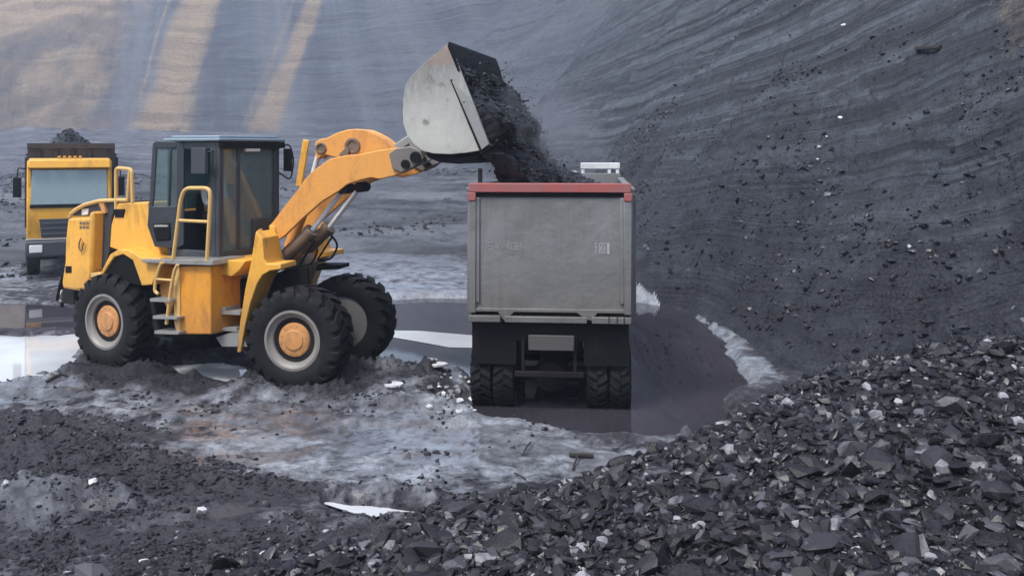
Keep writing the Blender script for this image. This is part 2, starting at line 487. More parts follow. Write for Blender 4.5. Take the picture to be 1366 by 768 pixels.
# ------------------------------------------------------------------ terrain
TOE = [(-420, 200, 7.6, 1.15, 38), (-110, 206, 7.6, 1.15, 38), (-45, 196, 7.0, 1.15, 38), (-22, 172, 5.5, 1.2, 38), (-11, 132, 4.0, 1.25, 38), (-4.5, 92, 2.4, 1.3, 38),
       (-.5, 62, 1.0, 1.35, 34), (1.2, 44, .3, 1.3, 30), (2.1, 34, 0, 1.2, 25), (3.0, 25.0, 0, 1.05, 21), (4.3, 21.5, 0, 1.0, 21), (4.6, 18.5, 0, 1.0, 21), (4.5, 15.9, 0, 1.0, 21),
       (5.6, 14.4, .2, .95, 21), (8, 13.7, .6, .95, 21), (13, 12.6, .8, .95, 21), (22, 10, 1.0, .95, 21), (60, 0, 1.0, .95, 21)]
POOLS = [
    [gpt(*p, -.15) for p in ((515, 399), (640, 396), (760, 399), (850, 402), (905, 408), (955, 436), (985, 478), (1006, 512), (985, 540), (942, 580), (890, 592), (800, 590), (700, 572), (632, 566), (618, 560),
                       (622, 520), (600, 498), (515, 494), (470, 470))],
    [gpt(*p) for p in ((-500, 442), (40, 444), (150, 440), (115, 462), (112, 486), (60, 503), (-60, 512), (-500, 520))],
    [gpt(*p) for p in ((205, 478), (345, 476), (348, 500), (300, 508), (210, 503))],
    [gpt(*p) for p in ((436, 658), (500, 663), (566, 676), (510, 676), (440, 668))],
    [gpt(*p) for p in ((-500, 398), (40, 400), (110, 404), (190, 410), (190, 432), (100, 434), (-500, 434))],
]


WHEELS_AT = [(-3.42, 14.75), (-2.75, 16.4), (-6.85, 15.75), (-5.9, 17.3), (-2.1, 14.9)]


def toe_dist(x, y):
    best = np.full(np.shape(x), 1e9); sgn = np.ones(np.shape(x)); par = np.zeros(np.shape(x)); s0 = 0.0
    out = [np.zeros(np.shape(x)) for _ in range(3)]
    for a, b in zip(TOE[:-1], TOE[1:]):
        dx, dy = b[0] - a[0], b[1] - a[1]; L = math.hypot(dx, dy)
        t = np.clip(((x - a[0]) * dx + (y - a[1]) * dy) / (L * L), 0, 1)
        ex, ey = x - a[0] - t * dx, y - a[1] - t * dy
        d = np.hypot(ex, ey); m = d < best
        best = np.where(m, d, best)
        sgn = np.where(m, np.where(dx * ey - dy * ex > 0, 1.0, -1.0), sgn)
        par = np.where(m, s0 + t * L, par)
        for k in range(3): out[k] = np.where(m, a[2 + k] + t * (b[2 + k] - a[2 + k]), out[k])
        s0 += L
    return best * sgn, par, out


def blur_params(x, y):
    """parameters of the toe taken with a soft weight so that the slope does not crease at the corners"""
    ws = 0; acc = [0, 0, 0]
    for i in range(len(TOE) - 1):
        for t in (.0, .33, .67):
            q = [TOE[i][k] + t * (TOE[i + 1][k] - TOE[i][k]) for k in range(5)]
            L = math.hypot(TOE[i + 1][0] - TOE[i][0], TOE[i + 1][1] - TOE[i][1])
            wt = L / ((x - q[0]) ** 2 + (y - q[1]) ** 2 + 6.0 + .3 * L) ** 2
            ws = ws + wt
            for k in range(3): acc[k] = acc[k] + wt * q[2 + k]
    return [a / ws for a in acc]


PILE_TOE = [(-3.6, 8.35), (-1.6, 9.2), (-.5, 10.0), (.65, 10.45), (1.9, 11.55), (3.3, 13.2), (5.2, 14.1), (9, 14.3), (16, 13), (16, -3), (-6, -3), (-7, 7.2)]


def pile_h(x, y):
    sdv = poly_sd(x, y, PILE_TOE)
    sdv = sdv + .25 * fbm(x * 1.1, y * 1.1, 3, 91)
    cap = .10 + 1.32 * sstep(-.8, 5.0, x) - .17 * np.clip(11.4 - y, 0, 6) * sstep(.0, 4.5, x)
    cap = np.maximum(cap, .06) + .12 * fbm(x * .8, y * .8, 3, 92) * sstep(-.5, 2, x)
    r = .62 * sdv
    k = .18
    return np.where(sdv > -1, np.maximum(-k * np.log(np.exp(-np.clip(r, -3, 9) / k) + np.exp(-cap / k)), -.2), -.2)


def height(x, y, full=False):
    x = np.asarray(x, float); y = np.asarray(y, float)
    d, s, prm = toe_dist(x, y)
    z0, k, H = blur_params(x, y)
    far = sstep(35, 110, y)
    dw = d + 4.0 * far * fbm(x * .02, y * .02, 3, 7) + .55 * fbm(x * .3, y * .3, 3, 5) + .18 * fbm(x * 1.5, y * 1.5, 3, 6)
    # flat ground
    g = .045 * fbm(x * .45, y * .45, 3, 1) + .03 * fbm(x * 1.7, y * 1.7, 4, 2) + .016 * fbm(x * 6.5, y * 6.5, 3, 3)
    ch = sstep(24, 17, y)
    g = g + ch * (.055 * (.42 - np.abs(fbm(x * 1.1, y * 1.6, 4, 14))) + .030 * np.abs(fbm(x * 4.2, y * 5.0, 4, 15, .6)) - .035)
    g = g + z0 * sstep(150, 0, -d) ** 1.2 * sstep(30, 60, y)
    g = g + .30 * fbm(x * .16, y * .16, 3, 4) * sstep(33, 42, y) + .8 * fbm(x * .03, y * .03, 3, 4) * far + .28 * np.abs(fbm(x * .55, y * .4, 5, 18, .62)) * sstep(29, 40, y)
    # ruts pressed by the tyres in front of the machines
    for (ax, ay, bx, by) in ((-9.5, 14.2, -1.0, 13.1), (-8.5, 15.5, 1.5, 13.6)):
        L = math.hypot(bx - ax, by - ay); t = np.clip(((x - ax) * (bx - ax) + (y - ay) * (by - ay)) / L ** 2, 0, 1)
        dd = np.hypot(x - ax - t * (bx - ax), y - ay - t * (by - ay)) + .1 * fbm(x * 1.3, y * 1.3, 2, 8)
        g = g - .09 * np.exp(-(dd / .22) ** 2) + .06 * np.exp(-((dd - .42) / .16) ** 2)
    # low bank of dirt left of the pile, in front of the wet mud
    bank = poly_sd(x, y, [gpt(*p) for p in ((-300, 556), (60, 552), (180, 590), (330, 632), (520, 650), (640, 664), (760, 655), (760, 760), (560, 690), (440, 652), (250, 645), (100, 690), (-300, 690))])
    g = g + .10 * sstep(-.25, .4, bank + .3 * fbm(x * 1.4, y * 1.4, 4, 12)) * (1 + .9 * fbm(x * 3, y * 3, 4, 13)) + .11 * np.abs(fbm(x * 2.4, y * 2.8, 5, 16, .65)) * sstep(-.2, .3, bank)
    pw = np.full(x.shape, -9.0)
    for q in POOLS:
        pw = np.maximum(pw, poly_sd(x, y, q) - (9 if q is POOLS[3] else 0))
    pw = pw + .22 * fbm(x * .9, y * .9, 4, 21) + .08 * fbm(x * 4, y * 4, 3, 22)
    g = g - .22 * sstep(-.15, .45, pw) - .22 * sstep(-.1, .5, poly_sd(x, y, POOLS[0]) + .22 * fbm(x * .9, y * .9, 4, 21))
    g = np.where(pw < -.1, np.maximum(g, -.035), g)
    for cx_, cy_ in WHEELS_AT:                  # mud pushed up round the tyres
        rr_ = np.hypot((x - cx_) * .85, y - cy_)
        g = g + (.13 * np.exp(-((rr_ - .72) / .26) ** 2) + .05 * np.exp(-((rr_ - 1.5) / .5) ** 2)) * np.clip(.55 + 1.5 * fbm(x * 2.1, y * 2.6, 5, 17, .65), 0, 2)
    mp = sstep(-.16, .02, poly_sd(x, y, POOLS[3]) + .12 * fbm(x * 2.2, y * 2.2, 4, 19)); g = g * (1 - mp) - .16 * mp
    # slope of the pit
    a = k * np.maximum(dw, 0)
    hill = -1.6 * np.log(np.exp(-a / 1.6) + np.exp(-H / 1.6)) + 1.6 * np.log(1 + np.exp(-H / 1.6))
    rgt_ = 1 - far
    zs = z0 + hill + .10 * fbm(x * .12, y * .12, 2, 9) * (1 + 5 * far); xs = x + .35 * y
    dip = .032 * np.clip(x - 2.5, 0, 14) ** 2 * rgt_; zs = zs - dip
    up = sstep(.2, 3.0, dw); rgt = 1 - far
    dd_ = np.maximum(d, 0); low = sstep(16, 2, dd_) * sstep(-2, 10, x - .1 * y)
    rub = fbm(x * 1.3, y * 1.3 + dd_ * .5, 5, 34, .62)
    hill = hill + up * rgt * (.30 * (.35 - np.abs(fbm(xs * .22, zs * 1.5 + .35 * fbm(x * .3, y * .3, 2, 39), 3, 31))) + .07 * fbm(xs * .25, zs * 5.0, 3, 32) + .60 * fbm(x * .2, y * .2 + dd_ * .1, 3, 33) + (.10 + .62 * low) * rub + (.03 + .10 * low) * np.abs(fbm(x * 4.5, y * 4.5 + dd_ * 2, 3, 38)))
    hill = hill + up * far * (.22 * fbm(xs * .02, zs * .35, 4, 31) + .2 * fbm(xs * .05, zs * 1.0, 3, 32) + 1.6 * fbm(s * .05, a * .02, 4, 35) + 2.2 * fbm(x * .12, zs * .12, 6, 36, .62) * sstep(-72, -95, x))
    hill = hill + 1.8 * np.exp(-((x - 6.2) ** 2 / 3.5 + (y - 23.2) ** 2 / 9.0)) * sstep(0, 1.6, dw) * (1 + .5 * fbm(x * .9, y * .9, 4, 37))
    z = g + np.where(dw > 0, hill, 0)
    ph = pile_h(x, y)
    z = np.maximum(z, np.where(d < 1.2, ph, -9))
    if full: return z, d, s, np.where(far > .5, zs, z - dip + .22 * fbm(x * .35, y * .35, 3, 10)), pw, ph, rgt
    return z


AP = -5.0
px_in = np.arange(-90, 1460, 2.2)
tx = np.concatenate([np.linspace(-1.5, -.62, 60)[:-1], (px_in - CX) / F * 1.0, np.linspace(.63, 1.6, 60)[1:]])
rr = [2.0]
while rr[-1] < 400:
    yy = rr[-1] + AP
    st = .0032 if 6 < yy < 45 else (.0045 if yy < 260 else .02)
    rr.append(rr[-1] * (1 + st) if yy > 3 else rr[-1] + .25)
rr = np.array(rr)
TX, RRR = np.meshgrid(tx, rr)
GX = TX * np.where(RRR + AP > 4, RRR + AP + (RRR * 0), 4 + (RRR + AP - 4) * .2)
GY = RRR + AP
GX = np.where(GY < 4, TX * 4.0 * 2.2 * (1 - (GY / 4) * 0) * 1.0, GX)
t_ = sstep(3.0, 8.0, GY)
GX = TX * ((1 - t_) * 8.5 + t_ * np.maximum(GY, 8.0))
GZ, GD, GS, GA, GP, GPH, GR = height(GX, GY, True)
wet_polys = [
    ([(180, 596), (330, 560), (620, 556), (800, 585), (905, 590), (880, 622), (740, 640), (640, 662), (470, 650), (330, 628)], .62),
    ([(-300, 500), (60, 500), (150, 520), (330, 520), (560, 520), (640, 560), (600, 590), (300, 590), (160, 555), (-300, 545)], .50),
    ([(300, 338), (520, 338), (640, 342), (640, 402), (500, 402), (300, 410)], .62),
    ([(-400, 345), (60, 350), (200, 370), (120, 398), (-400, 396)], .42),
    ([(-300, 600), (120, 640), (260, 655), (440, 660), (560, 690), (380, 712), (120, 700), (-300, 690)], .34),
    ([(-300, 700), (300, 720), (330, 800), (-300, 800)], .26),
    ([(500, 485), (640, 470), (640, 560), (500, 560)], .45),
    ([(838, 385), (880, 386), (960, 415), (1000, 470), (1028, 508), (1000, 512), (955, 445), (890, 412), (838, 412)], .75),
]
WET = np.full(GX.shape, -.1)
for poly, v in wet_polys:
    e = poly_sd(GX, GY, [gpt(*p) for p in poly])
    WET = np.maximum(WET, v * sstep(-.6, .5, e + .5 * fbm(GX * .8, GY * .8, 4, 41)))
WET = WET + .25 * sstep(-.6, .1, GP) * sstep(11.5, 12.5, GY)
WET = np.where(GPH > .03, -.3, WET)
FILM = sstep(-.05, .2, fbm(GX * .5, GY * 1.5, 4, 81)) * sstep(.15, .35, WET) * (GY < 30)
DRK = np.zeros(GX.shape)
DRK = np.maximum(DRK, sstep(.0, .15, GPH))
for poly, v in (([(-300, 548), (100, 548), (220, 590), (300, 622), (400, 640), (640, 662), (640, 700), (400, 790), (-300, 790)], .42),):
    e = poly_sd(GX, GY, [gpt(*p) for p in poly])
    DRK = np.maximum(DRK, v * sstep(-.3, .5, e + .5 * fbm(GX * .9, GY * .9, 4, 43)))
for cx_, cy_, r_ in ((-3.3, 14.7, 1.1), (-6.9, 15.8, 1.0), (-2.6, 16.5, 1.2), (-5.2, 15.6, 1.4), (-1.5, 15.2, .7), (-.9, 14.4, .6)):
    DRK = np.maximum(DRK, .85 * sstep(1.3, .4, np.hypot(GX - cx_, (GY - cy_) * .9) / r_ + .6 * fbm(GX * 1.2, GY * 1.2, 3, 44)))  # dark mud plus painted shade round the wheels and under the loader
# tan soil spilled down the far slope
TAN = np.zeros(GX.shape)
PXv = CX + F * GX / np.maximum(GY, 1); PYv = HZ - F * (GZ - HC) / np.maximum(GY, 1)
hx = GX; hz = GZ


def streak(x_top, x_bot, w_top, w_bot, z_lo, z_hi, v, blot=False):
    """a band of soil that runs down the far slope from height z_hi to z_lo"""
    t = np.clip((z_hi - hz) / (z_hi - z_lo), 0, 1)
    c = x_top + (x_bot - x_top) * t; wd = w_top + (w_bot - w_top) * t ** 2
    if blot: v = v * (.35 + .65 * sstep(-.35, .45, fbm(hx * .11, hz * .16, 6, 58, .65)))
    q = np.abs(hx - c) / wd + .3 * fbm(hx * .15, hz * .06, 4, 51) + .2 * fbm(hx * .6, hz * .3, 3, 56)
    return v * sstep(1.55, .25, q) * (GD > -14) * (GY > 120) * sstep(z_lo - 2.2, z_lo + 1.2, hz + 1.6 * fbm(hx * .12, GY * .1, 4, 57))


for q in ((-76, -76, 5.4, 7.5, 7.0, 42, 1.0), (-47.5, -53, 2.6, 4.4, 8, 42, .78), (-52.5, -57, 1.0, 1.6, 8, 40, .5), (-84, -82.5, .5, .4, 14, 33, .7), (-97, -108, 7, 19, 6.0, 29, .85, True), (-92, -98, 6, 8, 10, 40, .72, True), (-108, -116, 6, 12, 5, 26, .85, True)):
    TAN = np.maximum(TAN, streak(*q))
TAN = np.maximum(TAN, 1.0 * sstep(33.5, 36.5, hz + (-112 - hx) * .43 + 2 * fbm(hx * .08, hz * .08, 3, 52)) * (hx < -100) * (GD > 2))
TAN = np.maximum(TAN, .45 * sstep(-.1, .5, hx - .50 * GY + .4 * fbm(hx * .5, hz * .5, 3, 53)) * sstep(5.0, 6.2, hz + .4 * fbm(hx * .7, hz * .7, 3, 55)) * (GY > 12) * (GY < 60) * (GD > 3))
spot = np.maximum.reduce([np.exp(-(((hx - a) / .45) ** 2 + ((GY - b) / .3) ** 2)) for a, b in (gpt(262, 610), gpt(395, 560), gpt(300, 575))])
TAN = np.where(GD < 0, np.maximum(TAN * 0, .7 * spot * (fbm(hx * 4, GY * 4, 3, 54) > -.2)), TAN)

NR, NC = GX.shape
IDX = np.arange(NR * NC).reshape(NR, NC)
quads = np.stack([IDX[:-1, :-1], IDX[:-1, 1:], IDX[1:, 1:], IDX[1:, :-1]], -1).reshape(-1, 4)
PTS = np.stack([GX, GY, GZ], -1).reshape(-1, 3)
QD = GD.reshape(-1)[quads].mean(1)


def np_mesh(name, pts, faces, mat, smooth=True):
    me = bpy.data.meshes.new(name)
    k = faces.shape[1]
    me.vertices.add(len(pts)); me.vertices.foreach_set('co', np.ascontiguousarray(pts, dtype=np.float32).ravel())
    me.loops.add(faces.size); me.loops.foreach_set('vertex_index', np.ascontiguousarray(faces, dtype=np.int32).ravel())
    me.polygons.add(len(faces))
    me.polygons.foreach_set('loop_start', np.arange(0, faces.size, k, dtype=np.int32))
    me.update(calc_edges=True)
    me.polygons.foreach_set('use_smooth', np.full(len(faces), smooth))
    me.materials.append(mat)
    o = bpy.data.objects.new(name, me)
    COL.objects.link(o)
    return o


def attr(me, name, vals):
    a = me.attributes.new(name, 'FLOAT', 'POINT'); a.data.foreach_set('value', np.ascontiguousarray(vals, dtype=np.float32))


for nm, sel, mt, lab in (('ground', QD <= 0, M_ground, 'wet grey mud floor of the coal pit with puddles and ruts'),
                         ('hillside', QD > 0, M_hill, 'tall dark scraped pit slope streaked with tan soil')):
    q = quads[sel]; use = np.unique(q); back = np.full(NR * NC, -1); back[use] = np.arange(len(use))
    o = np_mesh(nm, PTS[use], back[q], mt)
    BRN = .9 * sstep(-78, -94, GX + .25 * (GZ - 10) + 5 * fbm(GX * .08, GZ * .08, 4, 98)) * (GY > 120)
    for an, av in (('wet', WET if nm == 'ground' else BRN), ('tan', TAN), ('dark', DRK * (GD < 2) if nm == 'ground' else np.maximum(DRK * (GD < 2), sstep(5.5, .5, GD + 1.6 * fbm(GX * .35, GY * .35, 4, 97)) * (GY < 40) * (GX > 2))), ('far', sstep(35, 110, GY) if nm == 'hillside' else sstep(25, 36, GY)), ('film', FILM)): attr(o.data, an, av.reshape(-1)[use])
    st = o.data.attributes.new('strata', 'FLOAT_VECTOR', 'POINT')
    st.data.foreach_set('vector', np.ascontiguousarray(np.stack([(GX + .35 * GY).reshape(-1)[use], GA.reshape(-1)[use], np.zeros(len(use))], -1), dtype=np.float32).ravel())
    tag(o, lab, None, kind='structure')


def water(poly, z, mt, lab, grow=.45):
    c = Vector((sum(p[0] for p in poly) / len(poly), sum(p[1] for p in poly) / len(poly)))
    m = MB(); m.v = [Vector((c.x + (p[0] - c.x) * 1.0 + (grow if p[0] > c.x else -grow), p[1] + (grow if p[1] > c.y else -grow), z)) for p in poly]
    m.f = [tuple(range(len(poly)))]
    o = m.build('water', mt, smooth=0)
    tag(o, lab, None, kind='structure')
    return o


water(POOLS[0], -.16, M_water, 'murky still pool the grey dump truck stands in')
water(POOLS[1], -.070, M_water_sky, 'bright shallow pool at the left behind the loader')
water(POOLS[2], -.068, M_water_sky, 'pale puddle under the loader between its axles')
water([gpt(*p, -.15) for p in ((500, 440), (560, 441), (645, 448), (650, 464), (600, 463), (556, 455), (515, 448), (500, 446))], -.152, M_water_sky, 'bright streak of painted sky reflection on the pool left of the grey truck', 0.0)  # thin pale sheet over the pool, its colour stands for reflected sky
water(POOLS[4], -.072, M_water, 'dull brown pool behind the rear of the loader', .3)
water(POOLS[3], -.10, M_water_sky, 'thin bright puddle in front of the dark dirt bank', .42)

# ------------------------------------------------------------------ wheels
def wheel(root, off, c, ax, Rt, wd, rim, mats, lugs=22, dish=.10, hub_r=.28, dual=False):
    """disc wheel with a lugged tyre; ax points outwards"""
    ax = Vector(ax).normalized(); c = Vector(c)
    M_t, M_r, M_h = mats
    m = MB(off)
    h = wd / 2
    m.lathe(c, ax, [(rim * 1.01, -h * .8), (rim * 1.01, h * .86), (rim * 1.06, h * .92), (rim * 1.06, h * .99), (rim * .97, h * 1.0), (rim * .93, h * .9), (rim * .86, h * .82),
                    (rim * .80, h * .78), (rim * .78, h * (.80 - dish)), (rim * .76, h * (.74 - dish))], 40)
    wh = m.build('wheel', M_r, root)
    dk = MB(off); dk.lathe(c, ax, [(rim * .785, h * (.80 - 1.0 * dish)), (rim * .77, h * (.72 - 2.2 * dish)), (hub_r * .8, h * (.72 - 2.2 * dish)), (hub_r * .8, h * .2)], 40); dk.build('wheel_disc', M_chas, wh)
    t = MB(off)
    prof = [(rim * 1.0, h * .90), (rim * 1.08, h * .98), (rim + (Rt - rim) * .35, h * 1.06), (rim + (Rt - rim) * .6, h * 1.07), (Rt * .87, h * 1.0), (Rt * .915, h * .9), (Rt * .925, h * .5), (Rt * .93, 0)]
    prof = prof + [(r_, -hh) for r_, hh in prof[::-1][1:]]
    t.lathe(c, ax, prof, 56, closed=True)
    s = ax.orthogonal().normalized(); u = ax.cross(s)
    dth = 2 * math.pi / lugs
    for side in (1, -1):
        for k in range(lugs):
            th0 = k * dth + (dth / 2 if side < 0 else 0)
            st = [(0.02, Rt * .9, Rt, .10), (.45, Rt * .9, Rt, .02), (.94, Rt * .86, Rt * .985, -.16), (1.08, Rt * .80, Rt * .90, -.20)]
            vs = []
            for hh, r0, r1, sk in st:
                for dt in (-.27 * dth, .27 * dth):
                    for r_ in (r0, r1):
                        a = th0 + sk * dth * 2.0 + dt
                        vs.append(c + ax * (side * hh * h) + (s * math.cos(a) + u * math.sin(a)) * r_)
            fs = []
            for i in range(3):
                b = i * 4; n_ = b + 4
                fs += [(b + 1, b + 3, n_ + 3, n_ + 1), (b, b + 1, n_ + 1, n_), (b + 3, b + 2, n_ + 2, n_ + 3), (b + 2, b, n_, n_ + 2)]
            fs += [(0, 2, 3, 1), (12, 13, 15, 14)]
            t.add(vs, fs)
    t.build('tyre', M_t, wh, smooth=40)
    hb = MB(off)
    z0 = h * (.75 - 2 * dish)
    hb.lathe(c, ax, [(hub_r, z0 - .02), (hub_r, z0 + .05), (hub_r * .93, z0 + .075), (hub_r * .6, z0 + .085), (hub_r * .55, z0 + .10), (hub_r * .2, z0 + .105)], 32)
    for k in range(12):
        a = k * math.pi / 6
        p = c + ax * (z0 + .06) + (s * math.cos(a) + u * math.sin(a)) * hub_r * .82
        hb.cyl(p, p + ax * .03, .011, seg=6)
    hb.build('hub', M_h, wh, smooth=40)
    return wh


# ------------------------------------------------------------------ wheel loader
class Frame:
    def __init__(s, M, yaw):
        s.M = M; s.h = (math.cos(yaw), -math.sin(yaw)); s.n = (-math.sin(yaw), -math.cos(yaw))

    def P(s, u, wv, z):
        return Vector((s.M[0] + u * s.h[0] + wv * s.n[0], s.M[1] + u * s.h[1] + wv * s.n[1], z))

    def uz(s, px, py, wv):
        k = (px - CX) / F
        u = (k * (s.M[1] + wv * s.n[1]) - s.M[0] - wv * s.n[0]) / (s.h[0] - k * s.h[1])
        Y = s.M[1] + u * s.h[1] + wv * s.n[1]
        return u, HC - (py - HZ) * Y / F

    def outline(s, pts, wv):
        return [s.uz(px, py, wv) for px, py in pts]

    def pr(s, mb, pts, w0, w1, raw=False):
        o = pts if raw else s.outline(pts, w0)
        mb.prism([s.P(u, w0, z) for u, z in o], [s.P(u, w1, z) for u, z in o])
        return mb

    def box(s, mb, u0, u1, w0, w1, z0, z1):
        return mb.hexa([s.P(u0, w0, z0), s.P(u1, w0, z0), s.P(u1, w1, z0), s.P(u0, w1, z0),
                        s.P(u0, w0, z1), s.P(u1, w0, z1), s.P(u1, w1, z1), s.P(u0, w1, z1)])

    def nv(s, k=1): return Vector((s.n[0] * k, s.n[1] * k, 0))

    def hv(s, k=1): return Vector((s.h[0] * k, s.h[1] * k, 0))


FF = Frame((-3.14, 15.82), R(14))          # front half
hinge = FF.P(-1.8, 0, 0)
RF = Frame((hinge.x - 1.69 * math.cos(R(28)), hinge.y + 1.69 * math.sin(R(28))), R(28))   # rear half, articulated
LO = Vector((hinge.x, hinge.y, 0))
loader = empty('wheel_loader', LO)
tag(loader, 'yellow articulated wheel loader tipping its raised bucket into the grey dump truck', 'wheel loader')


def L(): return MB(LO)


# wheels and axles
for fr, zc in ((FF, .72), (RF, .77)):
    a = L(); a.cyl(fr.P(0, 1.0, zc), fr.P(0, -1.0, zc), .15); a.lathe(fr.P(0, 0, zc), fr.hv(), [(.1, -.36), (.28, -.25), (.33, 0), (.28, .25), (.1, .36)], 20)
    a.build('axle', M_chas, loader)
    for sd_ in (1, -1):
        wheel(loader, LO, fr.P(0, .95 * sd_, zc - (.0 if sd_ > 0 else .05)), fr.nv(sd_), .82, .56, .45, (M_tyre, M_rim, M_hub), 20, .14, .275)

# rear half
b = L(); RF.box(b, -1.5, 1.75, .42, -.42, .75, 1.55); RF.box(b, -1.52, -1.2, .9, -.9, .92, 1.5); RF.box(b, -1.2, .9, .55, -.55, 1.3, 1.9)
b.build('rear_frame', M_chas, loader, .02)
hood = L()
RF.pr(hood, [(157, 271), (196, 270), (200, 300), (213, 337), (213, 346), (186, 344), (157, 334), (146, 330), (148, 300)], .76, -.76)
hood = hood.build('hood', M_yel, loader, .025)
s = L(); RF.box(s, .12, .125, .767, .762, 2.2, 2.7)
m = L(); RF.pr(m, [(93, 288), (101, 281), (112, 275), (132, 270), (156, 269), (149, 290), (146, 331), (140, 357), (123, 359), (122, 288)], .70, -.70)
m.build('radiator_housing', M_cab, loader, .02)
m = L()                                                 # vent beside the railing
RF.pr(m, [(150, 279), (166, 279), (164, 290), (153, 290)], .78, .70); m.build('air_vent', M_dark, hood, .01)
m = L(); m.tube([RF.P(*((lambda q: (q[0], .74, q[1]))(RF.uz(px, py, .74)))) for px, py in ((93, 290), (95, 285), (102, 279), (113, 273), (132, 268), (158, 267), (170, 267))], .035)
m.build('hood_edge_rail', M_cream, loader)
m = L(); RF.pr(m, [(121, 364), (134, 364), (141, 356), (148, 343), (157, 336), (160, 340), (150, 350), (141, 366), (134, 371), (121, 370)], .98, .70)
m.build('lower_trim', M_cream, loader, .01)
cw = L(); RF.pr(cw, [(90, 291), (118, 290), (119, 283), (124, 282), (123, 320), (121, 364), (119, 386), (100, 388), (83, 385), (82, 376), (86, 350), (87, 318)], .92, -.92)
cw = cw.build('counterweight', M_yel, loader, .05)
m = L(); RF.pr(m, [(87, 355), (95, 355), (95, 364), (87, 364)], .93, .86); m.build('socket', M_dark, cw, .005)
m = L()
for a0 in range(0, 22):
    pass
lp = [(108, 318), (106, 322), (105, 329), (107, 335), (110, 334), (110, 328), (112, 324)]
m.tube(rounded([RF.P(*((lambda q: (q[0], .955, q[1]))(RF.uz(px, py, .955)))) for px, py in lp], .05), .013, 6)
m.build('handle', M_cyl, cw)
m = L()
for i in range(2):
    for j in range(3):
        RF.pr(m, [(106 + j * 4.4, 296 + i * 5.5), (109.4 + j * 4.4, 296 + i * 5.5), (109.4 + j * 4.4, 299.6 + i * 5.5), (106 + j * 4.4, 299.6 + i * 5.5)], .925, .915)
m.build('notice_sticker', M_cyl, cw)
m = L(); RF.pr(m, [(109, 279), (118, 278), (117, 286), (109, 287)], .712, .695); m.build('label_plate', M_white, loader)
m = L(); RF.pr(m, [(131, 270), (138, 270), (141, 284), (137, 285)], .75, .70); m.build('hood_strut', M_hub, loader)
m = L(); RF.box(m, -1.72, -1.45, .5, -.5, .72, .98); m.tube([RF.P(-1.6, .7, 1.6), RF.P(-1.78, .72, 1.2), RF.P(-1.8, .7, .8)], .035); m.tube([RF.P(-1.5, .86, 1.55), RF.P(-1.62, .88, 1.2), RF.P(-1.72, .86, .95)], .03)
m.build('tow_bracket', M_dark, loader, .02)
m = L(); m.lathe(RF.P(-1.72, .72, 1.02), -RF.hv() + RF.nv(.6), [(.03, 0), (.11, .02), (.11, .06), (.05, .08)], 18); m.build('rear_lamp', M_lampg, loader)
# rear fender
fe = L()
out = [(203, 380), (189, 381), (178, 346), (166, 338), (152, 341), (140, 362)]
RF.pr(fe, [(157, 333), (170, 333), (187, 343), (213, 344), (213, 352), (203, 380), (189, 381), (177, 347), (164, 339), (152, 343), (143, 356), (138, 366), (133, 366), (141, 350), (147, 339)], 1.12, .70)
fe.build('rear_fender', M_yel, loader, .015)
m = L()
pts = [(u, z) for u, z in RF.outline([(178, 347), (165, 339.5), (153, 343), (145, 355), (140, 366), (150, 372), (190, 382)], 1.10)]
RF.pr(m, pts, 1.08, .45, True); m.build('wheel_arch', M_dark, loader)
# railing behind the cab
def rtube(fr, pts, wv, r, rad=.08):
    return rounded([fr.P(*((lambda q: (q[0], wv, q[1]))(fr.uz(px, py, wv)))) for px, py in pts], rad), r
m = L(); m.tube(*rtube(RF, [(155, 290), (155, 224), (176, 226), (177, 270)], .74, .034)); m.tube(*rtube(RF, [(173, 226), (170, 268)], .74, .028))
m.build('guard_rail', M_cream, loader)
# platform, tank, steps
m = L(); RF.pr(m, [(188, 346), (283, 347), (284, 354), (240, 353), (190, 350)], 1.22, .5); m.build('platform', M_steel, loader, .008)
m = L(); RF.pr(m, [(236, 355), (281, 354), (281, 366), (282, 446), (240, 446), (234, 436)], 1.14, .45)
tk = m.build('hydraulic_tank', dirty('tank_orange', (.72, .30, .03), (.33, .14, .05), .4, 1.1, .4, spots=.5, low=(.6, 1.4, .6), grime=.45), loader, .02)
m = L(); RF.pr(m, [(231, 360), (239, 355), (240, 444), (236, 446), (232, 430)], 1.17, 1.05); m.build('tank_edge', M_cream, tk, .01)
m = L(); RF.pr(m, [(211, 355), (236, 355), (234, 398), (226, 420), (212, 392)], .86, .4); m.build('filler_housing', M_arm, loader, .04)
m = L()
m.tube(*rtube(RF, [(211, 392), (206, 388), (208, 372), (214, 353), (217, 350)], 1.25, .028)); m.tube(*rtube(RF, [(222, 432), (228, 385), (233, 360), (237, 353)], 1.25, .028)); m.tube(*rtube(RF, [(207, 372), (231, 374)], 1.25, .02))
ldr = m.build('ladder', M_cream, loader)
m = L()
for (x0, x1, yy) in ((200, 227, 398), (204, 236, 421), (206, 238, 441)):
    RF.pr(m, [(x0, yy), (x1, yy + 2), (x1, yy + 5), (x0, yy + 4)], 1.3, 1.0)
m.build('step', M_steel, ldr)
m = L(); RF.pr(m, [(200, 400), (204, 400), (214, 450), (206, 450)], 1.1, 1.05); RF.pr(m, [(206, 444), (262, 444), (262, 450), (206, 450)], 1.1, .6); m.build('step_bracket', M_chas, loader)
m = L(); RF.pr(m, [(283, 346), (328, 348), (318, 362), (309, 369), (283, 364)], .90, -.4); m.build('deck', M_yel, loader, .015)
m = L()
RF.pr(m, [(284, 372), (322, 372), (322, 440), (288, 450), (284, 430)], .50, -.5)
m.build('belly_housing', M_dark, loader, .03)
m = L()
for x0, x1, yy in ((290, 320, 415), (283, 300, 410), (296, 316, 437)):
    RF.pr(m, [(x0, yy), (x1, yy), (x1, yy + 5), (x0, yy + 4)], .92, .6)
